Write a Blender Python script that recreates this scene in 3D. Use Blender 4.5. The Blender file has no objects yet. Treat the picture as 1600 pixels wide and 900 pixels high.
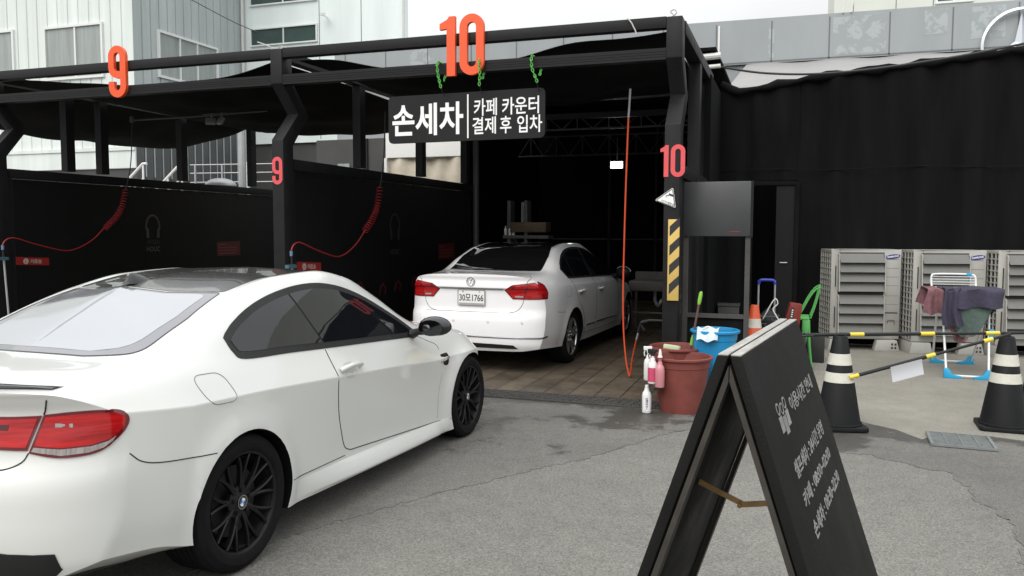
import bpy, bmesh, math, random
from math import sin, cos, pi, radians, sqrt, hypot, atan2
from mathutils import Vector, Matrix, Euler
from mathutils.bvhtree import BVHTree
from mathutils.geometry import delaunay_2d_cdt
random.seed(7)
SC = bpy.context.scene
COL = SC.collection

# ------------------------------------------------------------------ camera
CAM_H = 1.6575
yaw, pitch, roll = radians(18.94), radians(4.06), radians(0.13)
cd = bpy.data.cameras.new('camera'); cam = bpy.data.objects.new('camera', cd); COL.objects.link(cam)
cd.sensor_width = 36.0; cd.lens = 1271.7/1600*36; cd.clip_start = 0.05; cd.clip_end = 800
fw = Vector((-sin(yaw)*cos(pitch), cos(yaw)*cos(pitch), -sin(pitch)))
rt0 = Vector((cos(yaw), sin(yaw), 0)); up0 = rt0.cross(fw)
rt = cos(roll)*rt0 + sin(roll)*up0; up = -sin(roll)*rt0 + cos(roll)*up0
cam.matrix_world = Matrix(((rt.x, up.x, -fw.x, 0), (rt.y, up.y, -fw.y, 0), (rt.z, up.z, -fw.z, CAM_H), (0, 0, 0, 1)))
SC.camera = cam
SC.view_settings.view_transform = 'Standard'; SC.view_settings.look = 'None'
SC.view_settings.gamma = 1; SC.view_settings.use_curve_mapping = False
SC.view_settings.exposure = 0.12
SC.render.resolution_x = 1024; SC.render.resolution_y = 576

# ------------------------------------------------------------------ sky (overcast) and sun
SUN_EL, SUN_AZ = radians(44), radians(193)     # azimuth clockwise from +Y
w = bpy.data.worlds.new('World'); SC.world = w; w.use_nodes = True
nt = w.node_tree; nt.nodes.clear()
out = nt.nodes.new('ShaderNodeOutputWorld'); bg = nt.nodes.new('ShaderNodeBackground')
sky = nt.nodes.new('ShaderNodeTexSky'); sky.sky_type = 'NISHITA'; sky.sun_disc = False
sky.sun_elevation = SUN_EL; sky.sun_rotation = SUN_AZ
sky.air_density = 2.0; sky.dust_density = 8.0; sky.ozone_density = 1.0
# cloud layer: brighter towards the zenith, broken up softly
tc = nt.nodes.new('ShaderNodeTexCoord'); sep = nt.nodes.new('ShaderNodeSeparateXYZ')
nt.links.new(tc.outputs['Generated'], sep.inputs[0])
mr = nt.nodes.new('ShaderNodeMapRange'); mr.inputs['From Min'].default_value = 0.0; mr.inputs['From Max'].default_value = 1.0
mr.inputs['To Min'].default_value = 6.2; mr.inputs['To Max'].default_value = 20.0
nt.links.new(sep.outputs['Z'], mr.inputs['Value'])
cn = nt.nodes.new('ShaderNodeTexNoise'); cn.inputs['Scale'].default_value = 2.2; cn.inputs['Detail'].default_value = 4
nt.links.new(tc.outputs['Generated'], cn.inputs['Vector'])
cr = nt.nodes.new('ShaderNodeMapRange'); cr.inputs['From Min'].default_value = .3; cr.inputs['From Max'].default_value = .7
cr.inputs['To Min'].default_value = .92; cr.inputs['To Max'].default_value = 1.12
nt.links.new(cn.outputs['Fac'], cr.inputs['Value'])
ml = nt.nodes.new('ShaderNodeMath'); ml.operation = 'MULTIPLY'
nt.links.new(mr.outputs[0], ml.inputs[0]); nt.links.new(cr.outputs[0], ml.inputs[1])
vm = nt.nodes.new('ShaderNodeVectorMath'); vm.operation = 'SCALE'; vm.inputs[0].default_value = (.985, 1.0, 1.01)
nt.links.new(ml.outputs[0], vm.inputs['Scale'])
mx = nt.nodes.new('ShaderNodeMix'); mx.data_type = 'RGBA'; mx.inputs['Factor'].default_value = .92
nt.links.new(sky.outputs[0], mx.inputs[6]); nt.links.new(vm.outputs[0], mx.inputs[7])
nt.links.new(mx.outputs[2], bg.inputs['Color']); bg.inputs['Strength'].default_value = 0.1
nt.links.new(bg.outputs[0], out.inputs['Surface'])
sl = bpy.data.lights.new('sun', 'SUN'); sl.energy = 1.5; sl.angle = radians(45); sl.color = (1, .97, .93)
so = bpy.data.objects.new('sun', sl); COL.objects.link(so); so.location = (0, -5, 20)
sd = Vector((sin(SUN_AZ)*cos(SUN_EL), cos(SUN_AZ)*cos(SUN_EL), sin(SUN_EL)))
so.rotation_euler = sd.to_track_quat('Z', 'Y').to_euler()

# ------------------------------------------------------------------ materials
MATS = {}
def mat(name, base, rough=.6, metal=0., noise=0., nscale=8., coat=0., spec=.5, bump=0., bscale=200., emit=None, estr=0., ior=None, rvar=0., col2=None, stretch=None, trans=0.):
    if name in MATS: return MATS[name]
    m = bpy.data.materials.new(name); m.use_nodes = True; t = m.node_tree
    b = t.nodes['Principled BSDF']
    b.inputs['Base Color'].default_value = (*base, 1); b.inputs['Roughness'].default_value = rough
    b.inputs['Metallic'].default_value = metal; b.inputs['Coat Weight'].default_value = coat
    b.inputs['Coat Roughness'].default_value = .03
    b.inputs['Specular IOR Level'].default_value = spec
    if ior: b.inputs['IOR'].default_value = ior
    if trans: b.inputs['Transmission Weight'].default_value = trans
    if emit: b.inputs['Emission Color'].default_value = (*emit, 1); b.inputs['Emission Strength'].default_value = estr
    co = t.nodes.new('ShaderNodeTexCoord'); src = co.outputs['Object']
    if stretch:
        mp = t.nodes.new('ShaderNodeMapping'); mp.inputs['Scale'].default_value = stretch
        t.links.new(src, mp.inputs[0]); src = mp.outputs[0]
    if noise or rvar or col2:
        n = t.nodes.new('ShaderNodeTexNoise'); n.inputs['Scale'].default_value = nscale; n.inputs['Detail'].default_value = 6; n.inputs['Roughness'].default_value = .62
        t.links.new(src, n.inputs['Vector'])
        r = t.nodes.new('ShaderNodeValToRGB')
        c2 = col2 if col2 else tuple(min(1, c*(1+noise)) for c in base)
        c1 = base if col2 else tuple(c*(1-noise) for c in base)
        r.color_ramp.elements[0].color = (*c1, 1); r.color_ramp.elements[1].color = (*c2, 1)
        r.color_ramp.elements[0].position = .32; r.color_ramp.elements[1].position = .68
        t.links.new(n.outputs['Fac'], r.inputs[0]); t.links.new(r.outputs[0], b.inputs['Base Color'])
        if rvar:
            q = t.nodes.new('ShaderNodeMapRange'); q.inputs['From Min'].default_value = .3; q.inputs['From Max'].default_value = .7
            q.inputs['To Min'].default_value = max(0, rough-rvar); q.inputs['To Max'].default_value = min(1, rough+rvar)
            t.links.new(n.outputs['Fac'], q.inputs['Value']); t.links.new(q.outputs[0], b.inputs['Roughness'])
    if bump:
        n2 = t.nodes.new('ShaderNodeTexNoise'); n2.inputs['Scale'].default_value = bscale; n2.inputs['Detail'].default_value = 3
        t.links.new(src, n2.inputs['Vector'])
        bp = t.nodes.new('ShaderNodeBump'); bp.inputs['Strength'].default_value = bump; bp.inputs['Distance'].default_value = .01
        t.links.new(n2.outputs['Fac'], bp.inputs['Height']); t.links.new(bp.outputs[0], b.inputs['Normal'])
    MATS[name] = m
    return m

# ------------------------------------------------------------------ object helpers
def tag(o, label=None, cat=None, group=None, kind=None):
    if label: o['label'] = label
    if cat: o['category'] = cat
    if group: o['group'] = group
    if kind: o['kind'] = kind
    return o
def thing(name, label, cat, loc=(0, 0, 0), rz=0., group=None):
    o = bpy.data.objects.new(name, None); COL.objects.link(o)
    o.location = loc; o.rotation_euler = (0, 0, rz); o.empty_display_size = .1
    return tag(o, label, cat, group)
def copy_tree(o, parent=None):
    c = o.copy(); COL.objects.link(c); c.parent = parent
    for ch in list(o.children): copy_tree(ch, c)
    return c
def link_mesh(name, me, parent=None):
    o = bpy.data.objects.new(name, me); COL.objects.link(o)
    if parent is not None: o.parent = parent
    return o
def V3(*a): return Vector(a)

class MB:
    def __init__(s): s.v = []; s.f = []
    def add(s, vs, fs):
        b = len(s.v); s.v += [tuple(p) for p in vs]; s.f += [tuple(i+b for i in f) for f in fs]; return s
    def box(s, c, d, M=None):
        x, y, z = [k/2 for k in d]; P = [V3(i*x, j*y, k*z) for k in (-1, 1) for j in (-1, 1) for i in (-1, 1)]
        if M is not None: P = [M @ p for p in P]
        P = [p+Vector(c) for p in P]
        return s.add(P, [(0, 2, 3, 1), (4, 5, 7, 6), (0, 1, 5, 4), (2, 6, 7, 3), (0, 4, 6, 2), (1, 3, 7, 5)])
    def bb(s, x0, x1, y0, y1, z0, z1):
        return s.box(((x0+x1)/2, (y0+y1)/2, (z0+z1)/2), (abs(x1-x0), abs(y1-y0), abs(z1-z0)))
    def bar(s, p, q, wx, wy, upv=(0, 0, 1)):
        p = Vector(p); q = Vector(q); d = (q-p); L = d.length; d.normalize(); u = Vector(upv)
        if abs(d.dot(u)) > .98: u = V3(1, 0, 0)
        x = d.cross(u).normalized(); y = x.cross(d).normalized()
        P = [p+x*(i*wx/2)+y*(j*wy/2)+d*(k*L) for k in (0, 1) for j in (-1, 1) for i in (-1, 1)]
        return s.add(P, [(0, 1, 3, 2), (4, 6, 7, 5), (0, 4, 5, 1), (2, 3, 7, 6), (0, 2, 6, 4), (1, 5, 7, 3)])
    def cyl(s, p, q, r0, r1=None, n=16, caps=True):
        r1 = r0 if r1 is None else r1
        p = Vector(p); q = Vector(q); d = (q-p).normalized(); u = V3(0, 0, 1) if abs(d.z) < .9 else V3(1, 0, 0)
        x = d.cross(u).normalized(); y = d.cross(x).normalized()
        P = []
        for c, r in ((p, r0), (q, r1)):
            P += [c+x*(r*cos(2*pi*i/n))+y*(r*sin(2*pi*i/n)) for i in range(n)]
        F = [(i, (i+1) % n, n+(i+1) % n, n+i) for i in range(n)]
        if caps: F += [tuple(range(n))[::-1], tuple(range(n, 2*n))]
        return s.add(P, F)
    def tube(s, path, r, n=8, closed=False, caps=True):
        path = [Vector(p) for p in path]; m = len(path); P = []; up = None
        for i, p in enumerate(path):
            a = path[i-1] if (i or closed) else p; b = path[(i+1) % m] if (i < m-1 or closed) else p
            d = (b-a).normalized()
            if up is None: up = V3(0, 0, 1) if abs(d.z) < .9 else V3(1, 0, 0)
            x = d.cross(up).normalized(); up = x.cross(d).normalized()
            rr = r[i] if isinstance(r, (list, tuple)) else r
            P += [p+x*(rr*cos(2*pi*k/n))+up*(rr*sin(2*pi*k/n)) for k in range(n)]
        F = []
        for i in range(m if closed else m-1):
            j = (i+1) % m
            F += [(i*n+k, i*n+(k+1) % n, j*n+(k+1) % n, j*n+k) for k in range(n)]
        if caps and not closed: F += [tuple(range(n))[::-1], tuple(range((m-1)*n, m*n))]
        return s.add(P, F)
    def lathe(s, prof, n=32, c=(0, 0, 0), axis='z', closed=False):
        c = Vector(c); P = []; m = len(prof)
        for r, h in prof:
            for i in range(n):
                a = 2*pi*i/n
                if axis == 'z': P.append(c+V3(r*cos(a), r*sin(a), h))
                elif axis == 'x': P.append(c+V3(h, r*cos(a), r*sin(a)))
                else: P.append(c+V3(r*sin(a), h, r*cos(a)))
        F = []
        for j in range(m if closed else m-1):
            k = (j+1) % m
            F += [(j*n+i, j*n+(i+1) % n, k*n+(i+1) % n, k*n+i) for i in range(n)]
        if not closed:
            if prof[0][0] > 1e-4: pass
        return s.add(P, F)
    def prism(s, poly, fn, d0, d1):
        n = len(poly); P = [fn(u, v, d0) for u, v in poly]+[fn(u, v, d1) for u, v in poly]
        F = [tuple(range(n)), tuple(range(n, 2*n))[::-1]]+[(i, n+i, n+(i+1) % n, (i+1) % n) for i in range(n)]
        return s.add(P, F)
    def stroke(s, path, wd, fn, d0, d1, closed=False):
        m = len(path); L = []; R = []
        for i, p in enumerate(path):
            a = path[i-1] if (i or closed) else p; b = path[(i+1) % m] if (i < m-1 or closed) else p
            dx, dy = b[0]-a[0], b[1]-a[1]; k = hypot(dx, dy) or 1; nx, ny = -dy/k, dx/k
            L.append((p[0]+nx*wd/2, p[1]+ny*wd/2)); R.append((p[0]-nx*wd/2, p[1]-ny*wd/2))
        P = [fn(*q, d) for d in (d0, d1) for q in L+R]
        F = []; N = 2*m
        for i in range(m if closed else m-1):
            j = (i+1) % m
            F += [(i, j, m+j, m+i), (N+i, N+m+i, N+m+j, N+j), (i, N+i, N+j, j), (m+i, m+j, N+m+j, N+m+i)]
        if not closed:
            F += [(0, m, N+m, N), (m-1, N+m-1, N+2*m-1, 2*m-1)]
        return s.add(P, F)
    def grid(s, fn, nu, nv):
        P = [fn(i/nu, j/nv) for j in range(nv+1) for i in range(nu+1)]
        F = [(j*(nu+1)+i, j*(nu+1)+i+1, (j+1)*(nu+1)+i+1, (j+1)*(nu+1)+i) for j in range(nv) for i in range(nu)]
        return s.add(P, F)
    def build(s, name, m, parent=None, angle=35, bevel=0., smooth=True, solid=0.):
        me = bpy.data.meshes.new(name); bm = bmesh.new()
        vs = [bm.verts.new(p) for p in s.v]
        for f in s.f:
            try: bm.faces.new([vs[i] for i in f])
            except ValueError: pass
        bmesh.ops.remove_doubles(bm, verts=bm.verts, dist=1e-5)
        if solid:
            bmesh.ops.recalc_face_normals(bm, faces=bm.faces)
            bmesh.ops.solidify(bm, geom=bm.faces[:], thickness=solid)
        bmesh.ops.recalc_face_normals(bm, faces=bm.faces)
        if bevel:
            ed = [e for e in bm.edges if len(e.link_faces) == 2 and e.calc_face_angle(0) > radians(40)]
            bmesh.ops.bevel(bm, geom=ed, offset=bevel, segments=2, profile=.5, affect='EDGES', clamp_overlap=True)
        bm.to_mesh(me); bm.free()
        if smooth:
            me.polygons.foreach_set('use_smooth', [True]*len(me.polygons)); me.set_sharp_from_angle(angle=radians(angle))
        if isinstance(m, (list, tuple)):
            for k in m: me.materials.append(k)
        else: me.materials.append(m)
        return link_mesh(name, me, parent)

def crom(pts, n=8, closed=False):
    """centripetal-ish catmull-rom through points"""
    P = [Vector(p) for p in pts]; m = len(P); o = []
    for i in range(m if closed else m-1):
        if closed: a, b, c, d = P[i-1], P[i], P[(i+1) % m], P[(i+2) % m]
        else:
            b, c = P[i], P[i+1]; a = P[i-1] if i else b*2-c; d = P[i+2] if i+2 < m else c*2-b
        for k in range(n):
            t = k/n
            o.append(.5*((2*b)+(c-a)*t+(2*a-5*b+4*c-d)*t*t+(3*b-a-3*c+d)*t**3))
    if not closed: o.append(P[-1])
    return o
def pchip(kn):
    xs = [k[0] for k in kn]; ys = [k[1] for k in kn]; n = len(xs)
    if n == 1: return lambda x: ys[0]
    hs = [xs[i+1]-xs[i] for i in range(n-1)]; dl = [(ys[i+1]-ys[i])/hs[i] for i in range(n-1)]
    m = [0]*n; m[0] = dl[0]; m[-1] = dl[-1]
    for i in range(1, n-1):
        if dl[i-1]*dl[i] > 0:
            w1 = 2*hs[i]+hs[i-1]; w2 = hs[i]+2*hs[i-1]; m[i] = (w1+w2)/(w1/dl[i-1]+w2/dl[i])
    def f(x):
        if x <= xs[0]: return ys[0]
        if x >= xs[-1]: return ys[-1]
        i = max(j for j in range(n-1) if xs[j] <= x); t = (x-xs[i])/hs[i]
        return ((1+2*t)*(1-t)**2)*ys[i]+t*(1-t)**2*hs[i]*m[i]+t*t*(3-2*t)*ys[i+1]+t*t*(t-1)*hs[i]*m[i+1]
    return f
def rpoly(pts, n=6):
    """polygon with rounded corners: (x, y, r)"""
    o = []; m = len(pts)
    for i in range(m):
        p = pts[i]; r = p[2] if len(p) > 2 else 0
        a = Vector(pts[i-1][:2]); b = Vector(p[:2]); c = Vector(pts[(i+1) % m][:2])
        if r <= 0: o.append(tuple(b)); continue
        u = (a-b); v = (c-b); ru = min(r, u.length*.49); rv = min(r, v.length*.49)
        s = b+u.normalized()*ru; e = b+v.normalized()*rv
        for k in range(n+1):
            t = k/n; q = s*(1-t)**2+b*2*t*(1-t)+e*t*t; o.append(tuple(q))
    return o
def area(p): return .5*sum(p[i-1][0]*p[i][1]-p[i][0]*p[i-1][1] for i in range(len(p)))
def inset(poly, d):
    if area(poly) < 0: poly = poly[::-1]
    o = []; m = len(poly)
    for i in range(m):
        a = Vector(poly[i-1][:2]); b = Vector(poly[i][:2]); c = Vector(poly[(i+1) % m][:2])
        u = b-a; v = c-b
        if u.length < 1e-6 or v.length < 1e-6: continue
        u.normalize(); v.normalize(); n1 = V3(-u.y, u.x, 0); n2 = V3(-v.y, v.x, 0); k = n1+n2
        den = max(.35, k.length_squared/2)
        o.append((b.x+k.x*d/den, b.y+k.y*d/den))
    return o
def densify(poly, step):
    o = []
    for i in range(len(poly)):
        a = Vector(poly[i][:2]); b = Vector(poly[(i+1) % len(poly)][:2]); k = max(1, int((b-a).length/step))
        o += [tuple(a+(b-a)*(j/k)) for j in range(k)]
    return o
def inside(p, poly):
    c = False; n = len(poly); j = n-1
    for i in range(n):
        if (poly[i][1] > p[1]) != (poly[j][1] > p[1]) and p[0] < (poly[j][0]-poly[i][0])*(p[1]-poly[i][1])/(poly[j][1]-poly[i][1])+poly[i][0]: c = not c
        j = i
    return c

def text_mesh(name, s, m, parent, org, xd, yd, w=None, h=None, size=.1, align='C', ext=.002, bold=0., shear=0.):
    """lettering as real thin geometry: fitted to w x h, centred (C) or left (L) on org, in plane xd, yd"""
    cu = bpy.data.curves.new('lettering', 'FONT'); cu.body = s; cu.size = 1.; cu.offset = bold; cu.extrude = 0.; cu.resolution_u = 3
    o = bpy.data.objects.new('lettering', cu); COL.objects.link(o)
    dg = bpy.context.evaluated_depsgraph_get(); dg.update()
    me = bpy.data.meshes.new_from_object(o.evaluated_get(dg))
    bpy.data.objects.remove(o); bpy.data.curves.remove(cu)
    xs = [v.co.x for v in me.vertices]; ys = [v.co.y for v in me.vertices]
    x0, x1, y0, y1 = min(xs), max(xs), min(ys), max(ys)
    sx = w/(x1-x0) if w else None; sy = h/(y1-y0) if h else None
    if sx is None and sy is None: sx = sy = size
    sx = sx or sy; sy = sy or sx
    xd = Vector(xd).normalized(); yd = Vector(yd).normalized(); zd = xd.cross(yd); org = Vector(org)
    cx = (x0+x1)/2 if align == 'C' else x0; cy = (y0+y1)/2
    for v in me.vertices:
        x, y = (v.co.x-cx)*sx, (v.co.y-cy)*sy
        v.co = org+xd*(x+shear*y)+yd*y+zd*ext
    me.name = name; me.materials.clear(); me.materials.append(m)
    me.polygons.foreach_set('use_smooth', [False]*len(me.polygons))
    # give the letters a thickness down to the surface they sit on
    bm = bmesh.new(); bm.from_mesh(me)
    be = [e for e in bm.edges if e.is_boundary]
    r = bmesh.ops.extrude_edge_only(bm, edges=be)
    for v in [g for g in r['geom'] if isinstance(g, bmesh.types.BMVert)]: v.co -= zd*ext
    bm.to_mesh(me); bm.free()
    return link_mesh(name, me, parent)
# ------------------------------------------------------------------ car bodies
def car_surface(cfg):
    """closed body shell from feature rows along the car; local x right, y forward, z up"""
    rows = cfg['rows']; s0, s1 = cfg['ends']; N = cfg.get('n', 110); corners = cfg['corners']; sub = 6
    W = [pchip(r[0]) for r in rows]; Z = [pchip(r[1]) for r in rows]
    wheels = cfg['wheels']
    def ring(s):
        ctl = [V3(W[i](s), Z[i](s), 0) for i in range(len(rows))]
        o = []; k = 0; cs = [0]+corners+[len(rows)-1]
        for a, b in zip(cs[:-1], cs[1:]):
            if b-a == 1: seg = [ctl[a]+(ctl[b]-ctl[a])*(j/sub) for j in range(sub)]+[ctl[b]]
            else: seg = crom(ctl[a:b+1], sub)
            if a: seg.insert(1, seg[0]+(seg[1]-seg[0])*.18)
            if b != cs[-1]: seg.insert(-1, seg[-1]+(seg[-2]-seg[-1])*.18)
            o += seg[:-1] if b != cs[-1] else seg
        return [(p.x, p.y) for p in o]
    rw, fwp = cfg['rear'], cfg['front']; rp = pchip(rw['prof']); fp = pchip(fwp['prof'])
    def warp(s, wv, z):
        # wheel-arch flare
        for (ws, wz, R, A) in wheels:
            d = hypot(s-ws, z-wz)
            if d > R*.8 and abs(wv) > .6:
                wv += math.copysign(A*math.exp(-((d-R)/.075)**2), wv)
        t = max(0., min(1., (rw['start']-s)/(rw['start']-s0)))
        if t > 0: s = s+rw['k']*(1-sqrt(max(.02, 1-min(1, abs(wv)/rw['w'])**4)))*t+rp(z)*t**3
        t = max(0., min(1., (s-fwp['start'])/(s1-fwp['start'])))
        if t > 0: s = s-fwp['k']*(abs(wv)/fwp['w'])**fwp.get('p', 4)*t-fp(z)*t**3
        return V3(wv, s, z)
    vs = []; fs = []; rings = []
    def put(rg, s, kf=1.):
        h = [warp(s, p[0]*kf, p[1]) for p in rg]; full = h+[V3(-p.x, p.y, p.z) for p in h[-2:0:-1]]
        b = len(vs); vs.extend(full); rings.append((b, len(full)))
    ks = [0, .12, .25, .4, .55, .68, .78, .86, .92, .96, .985]
    r0 = ring(s0); r1 = ring(s1)
    for k in ks: put(r0, s0, k)
    for i in range(N+1): put(ring(s0+(s1-s0)*i/N), s0+(s1-s0)*i/N)
    for k in ks[::-1]: put(r1, s1, k)
    for (a, n), (b, _) in zip(rings[:-1], rings[1:]):
        for i in range(n): fs.append((a+i, a+(i+1) % n, b+(i+1) % n, b+i))
    bm = bmesh.new(); bv = [bm.verts.new(v) for v in vs]
    for f in fs:
        try: bm.faces.new([bv[i] for i in f])
        except ValueError: pass
    bmesh.ops.remove_doubles(bm, verts=bm.verts, dist=1e-4)
    bmesh.ops.dissolve_degenerate(bm, edges=bm.edges, dist=1e-5)
    bmesh.ops.recalc_face_normals(bm, faces=bm.faces)
    return bm

class SeamSet:
    """panel gaps: every line becomes a part of its own"""
    def __init__(s): s.l = []
    def tube(s, *a, **k): q = MB(); q.tube(*a, **k); s.l.append(q)
    def build(s, name, m, parent):
        for q in s.l: q.build(name, m, parent)
class Car:
    def __init__(s, root, cfg, paint, dark):
        s.root = root; bm = car_surface(cfg); s.bvh = BVHTree.FromBMesh(bm)
        me = bpy.data.meshes.new('body'); bm.to_mesh(me); bm.free()
        me.materials.append(paint); me.materials.append(dark)
        cut = MB()
        for (ws, wz, R, A) in cfg['wheels']:
            for sd in (1, -1): cut.cyl((sd*.50, ws, wz), (sd*1.3, ws, wz), R, R, 64)
        co = cut.build('cutter', dark, None); me2 = co.data
        ob = link_mesh('body', me)
        md = ob.modifiers.new('arch', 'BOOLEAN'); md.object = co; md.operation = 'DIFFERENCE'; md.solver = 'EXACT'; md.material_mode = 'TRANSFER'
        dg = bpy.context.evaluated_depsgraph_get(); dg.update()
        m3 = bpy.data.meshes.new_from_object(ob.evaluated_get(dg))
        bpy.data.objects.remove(ob); bpy.data.objects.remove(co); m3.name = 'body'
        m3.polygons.foreach_set('use_smooth', [True]*len(m3.polygons)); m3.set_sharp_from_angle(angle=radians(cfg.get('sharp', 28)))
        s.body = link_mesh('body', m3, root)
    def hit(s, o, d):
        h = s.bvh.ray_cast(Vector(o), Vector(d), 6)
        return (h[0], h[1]) if h[0] is not None else (None, None)
    def side(s, sd): return lambda u, v: (V3(sd*1.8, u, v), V3(-sd, 0, 0))
    def top(s): return lambda u, v: (V3(u, v, 3), V3(0, 0, -1))
    def back(s): return lambda u, v: (V3(u, -4, v), V3(0, 1, 0))
    def frontm(s): return lambda u, v: (V3(u, 7, v), V3(0, -1, 0))
    def cyl(s, sd, y0, x0, front=False):
        fl = 1 if front else -1
        return lambda u, v: (V3(sd*(x0+3*sin(radians(u))), y0+fl*3*cos(radians(u)), v), V3(-sd*sin(radians(u)), -fl*cos(radians(u)), 0))
    def on(s, mp, u, v, off=0.):
        o, d = mp(u, v); p, n = s.hit(o, d)
        if p is None: return None
        if n.dot(d) > 0: n = -n
        return p+n*off
    def patch(s, name, poly, mp, m, off=.003, res=.05, parent=None, depth=.012, ar=1.):
        """a panel that follows the body surface: clean outline, own edge thickness"""
        poly = [(p[0]*ar, p[1]) for p in poly]
        if area(poly) < 0: poly = poly[::-1]
        ol = densify(poly, res); n = len(ol)
        xs = [p[0] for p in ol]; ys = [p[1] for p in ol]; pts = list(ol); pin = inset(ol, res*.45)
        x = min(xs)+res/2
        while x < max(xs):
            y = min(ys)+res/2
            while y < max(ys):
                if inside((x, y), pin): pts.append((x, y))
                y += res
            x += res
        r = delaunay_2d_cdt([Vector(p) for p in pts], [], [list(range(n))], 1, 1e-6)
        bm = bmesh.new(); vs = []; low = []
        for q in r[0]:
            o, d = mp(q.x/ar, q.y); p, nn = s.hit(o, d)
            if p is None: vs.append(None); low.append(None); continue
            if nn.dot(d) > 0: nn = -nn
            vs.append(bm.verts.new(p+nn*off)); low.append(p-nn*depth)
        for f in r[2]:
            ff = [vs[i] for i in f]
            if None in ff: continue
            try: bm.faces.new(ff)
            except ValueError: pass
        bmesh.ops.recalc_face_normals(bm, faces=bm.faces)
        _, d = mp(poly[0][0]/ar, poly[0][1])
        if bm.faces and sum(f.normal.dot(d)*f.calc_area() for f in bm.faces) > 0: bmesh.ops.reverse_faces(bm, faces=bm.faces)
        lk = {v: l for v, l in zip(vs, low) if v is not None}
        be = [e for e in bm.edges if e.is_boundary]
        ex = bmesh.ops.extrude_edge_only(bm, edges=be)
        for e in [g for g in ex['geom'] if isinstance(g, bmesh.types.BMVert)]:
            src = None
            for ed in e.link_edges:
                ov = ed.other_vert(e)
                if ov in lk: src = ov; break
            if src is not None: e.co = lk[src]
        me = bpy.data.meshes.new(name); bm.to_mesh(me); bm.free(); me.materials.append(m)
        me.polygons.foreach_set('use_smooth', [True]*len(me.polygons)); me.set_sharp_from_angle(angle=radians(40))
        return link_mesh(name, me, parent or s.root)
    def line(s, pts, mp, r=.0025, off=0., mb=None, smooth=4, closed=False):
        q = crom([(p[0], p[1], 0) for p in pts], smooth, closed) if smooth else [V3(*p, 0) for p in pts]
        o = []
        for a in q:
            p = s.on(mp, a.x, a.y, off)
            if p is not None: o.append(p)
        (mb or MB()).tube(o, r, 5, closed)
    def pline(s, pts, mp, r, off, mb, step=.03, closed=False):
        d = densify(pts, step); d = d if closed else d[:d.index(pts[-1])+1] if pts[-1] in d else d
        o = [s.on(mp, a[0], a[1], off) for a in d]; o = [p for p in o if p is not None]
        mb.tube(o, r, 5, closed)

def make_wheel(root, x, y, R, rim_r, wd, sd, style, mats):
    """x: outer face position; spokes face outward (sd)"""
    tyre, rim, disc = mats
    base = MB()
    base.lathe([(rim_r*.93, -wd+.02), (rim_r*.86, -wd*.6), (rim_r*.9, -.02)], 48, (0, 0, 0), 'x')
    base.lathe([(.001, -.10), (rim_r*.70, -.10), (rim_r*.70, -.085), (.001, -.085)], 40, (0, 0, 0), 'x')
    wh = base.build('wheel', disc, root); wh.location = (x, y, R); wh.rotation_euler = (0, 0, 0 if sd > 0 else pi)
    t = MB(); p = []
    p += [(rim_r-.004, -.012), (rim_r+.004, -.004), (rim_r+.02, .002), (rim_r+.045, .004), (R-.03, -.002), (R-.012, -.012), (R-.003, -.028)]
    k = 6
    for i in range(k):
        a = -.034-(wd-.07)*i/k; b = -.034-(wd-.07)*(i+1)/k
        p += [(R, a), (R, b+.008), (R-.007, b+.007), (R-.007, b+.001)]
    p += [(R, -wd+.034), (R-.012, -wd+.012), (R-.05, -wd), (rim_r, -wd+.01)]
    t.lathe(p, 72, (0, 0, 0), 'x')
    t.build('tyre', tyre, wh, angle=25)
    r = MB()
    r.lathe([(rim_r*.905, -.05), (rim_r*.955, -.014), (rim_r, -.008), (rim_r+.002, -.016), (rim_r*.99, -.03)], 64, (0, 0, 0), 'x')
    def P(rr, a, xx): return V3(xx, rr*cos(a), rr*sin(a))
    def spoke(r0, a0, r1, a1, w0, w1, x0, x1, th=.022):
        n = 7; L = []; Rr = []
        for i in range(n+1):
            q = i/n; rr = r0+(r1-r0)*q; a = a0+(a1-a0)*(q**1.3); ww = w0+(w1-w0)*q; xx = x0+(x1-x0)*sin(q*pi/2)
            L.append(P(rr, a-ww/2/rr, xx)); Rr.append(P(rr, a+ww/2/rr, xx))
        vs = L+Rr; m = n+1; b = [q2-V3(th, 0, 0) for q2 in vs]; mid = [(L[i]+Rr[i])/2+V3(.004, 0, 0) for i in range(m)]
        al = vs+b+mid; F = []
        for i in range(n):
            F += [(i, i+1, 4*m+i+1, 4*m+i), (4*m+i, 4*m+i+1, m+i+1, m+i), (i, 2*m+i, 2*m+i+1, i+1), (m+i, m+i+1, 3*m+i+1, 3*m+i), (2*m+i, 3*m+i, 3*m+i+1, 2*m+i+1)]
        r.add(al, F)
    ro = rim_r*.945
    if style == 'y':
        for i in range(9):
            a = 2*pi*i/9+.12
            spoke(.05, a, .115, a, .024, .026, -.035, -.026)
            spoke(.112, a-.055, ro, a-.17, .016, .013, -.0262, -.014)
            spoke(.112, a+.055, ro, a+.17, .016, .013, -.0262, -.014)
    else:
        for i in range(5):
            a = 2*pi*i/5+.3
            for q in (-1, 1): spoke(.06, a+q*.22, ro, a+q*.17, .034, .040, -.03, -.012)
    r.lathe([(.001, -.024), (.036, -.025), (.05, -.03), (.082, -.037), (.084, -.06)], 32, (0, 0, 0), 'x')
    for i in range(5):
        a = 2*pi*i/5+.3; q = P(.058, a, -.03); r.cyl(q, q+V3(.012, 0, 0), .0095, .008, 6)
    r.build('rim', rim, wh, angle=30)
    return wh
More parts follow.
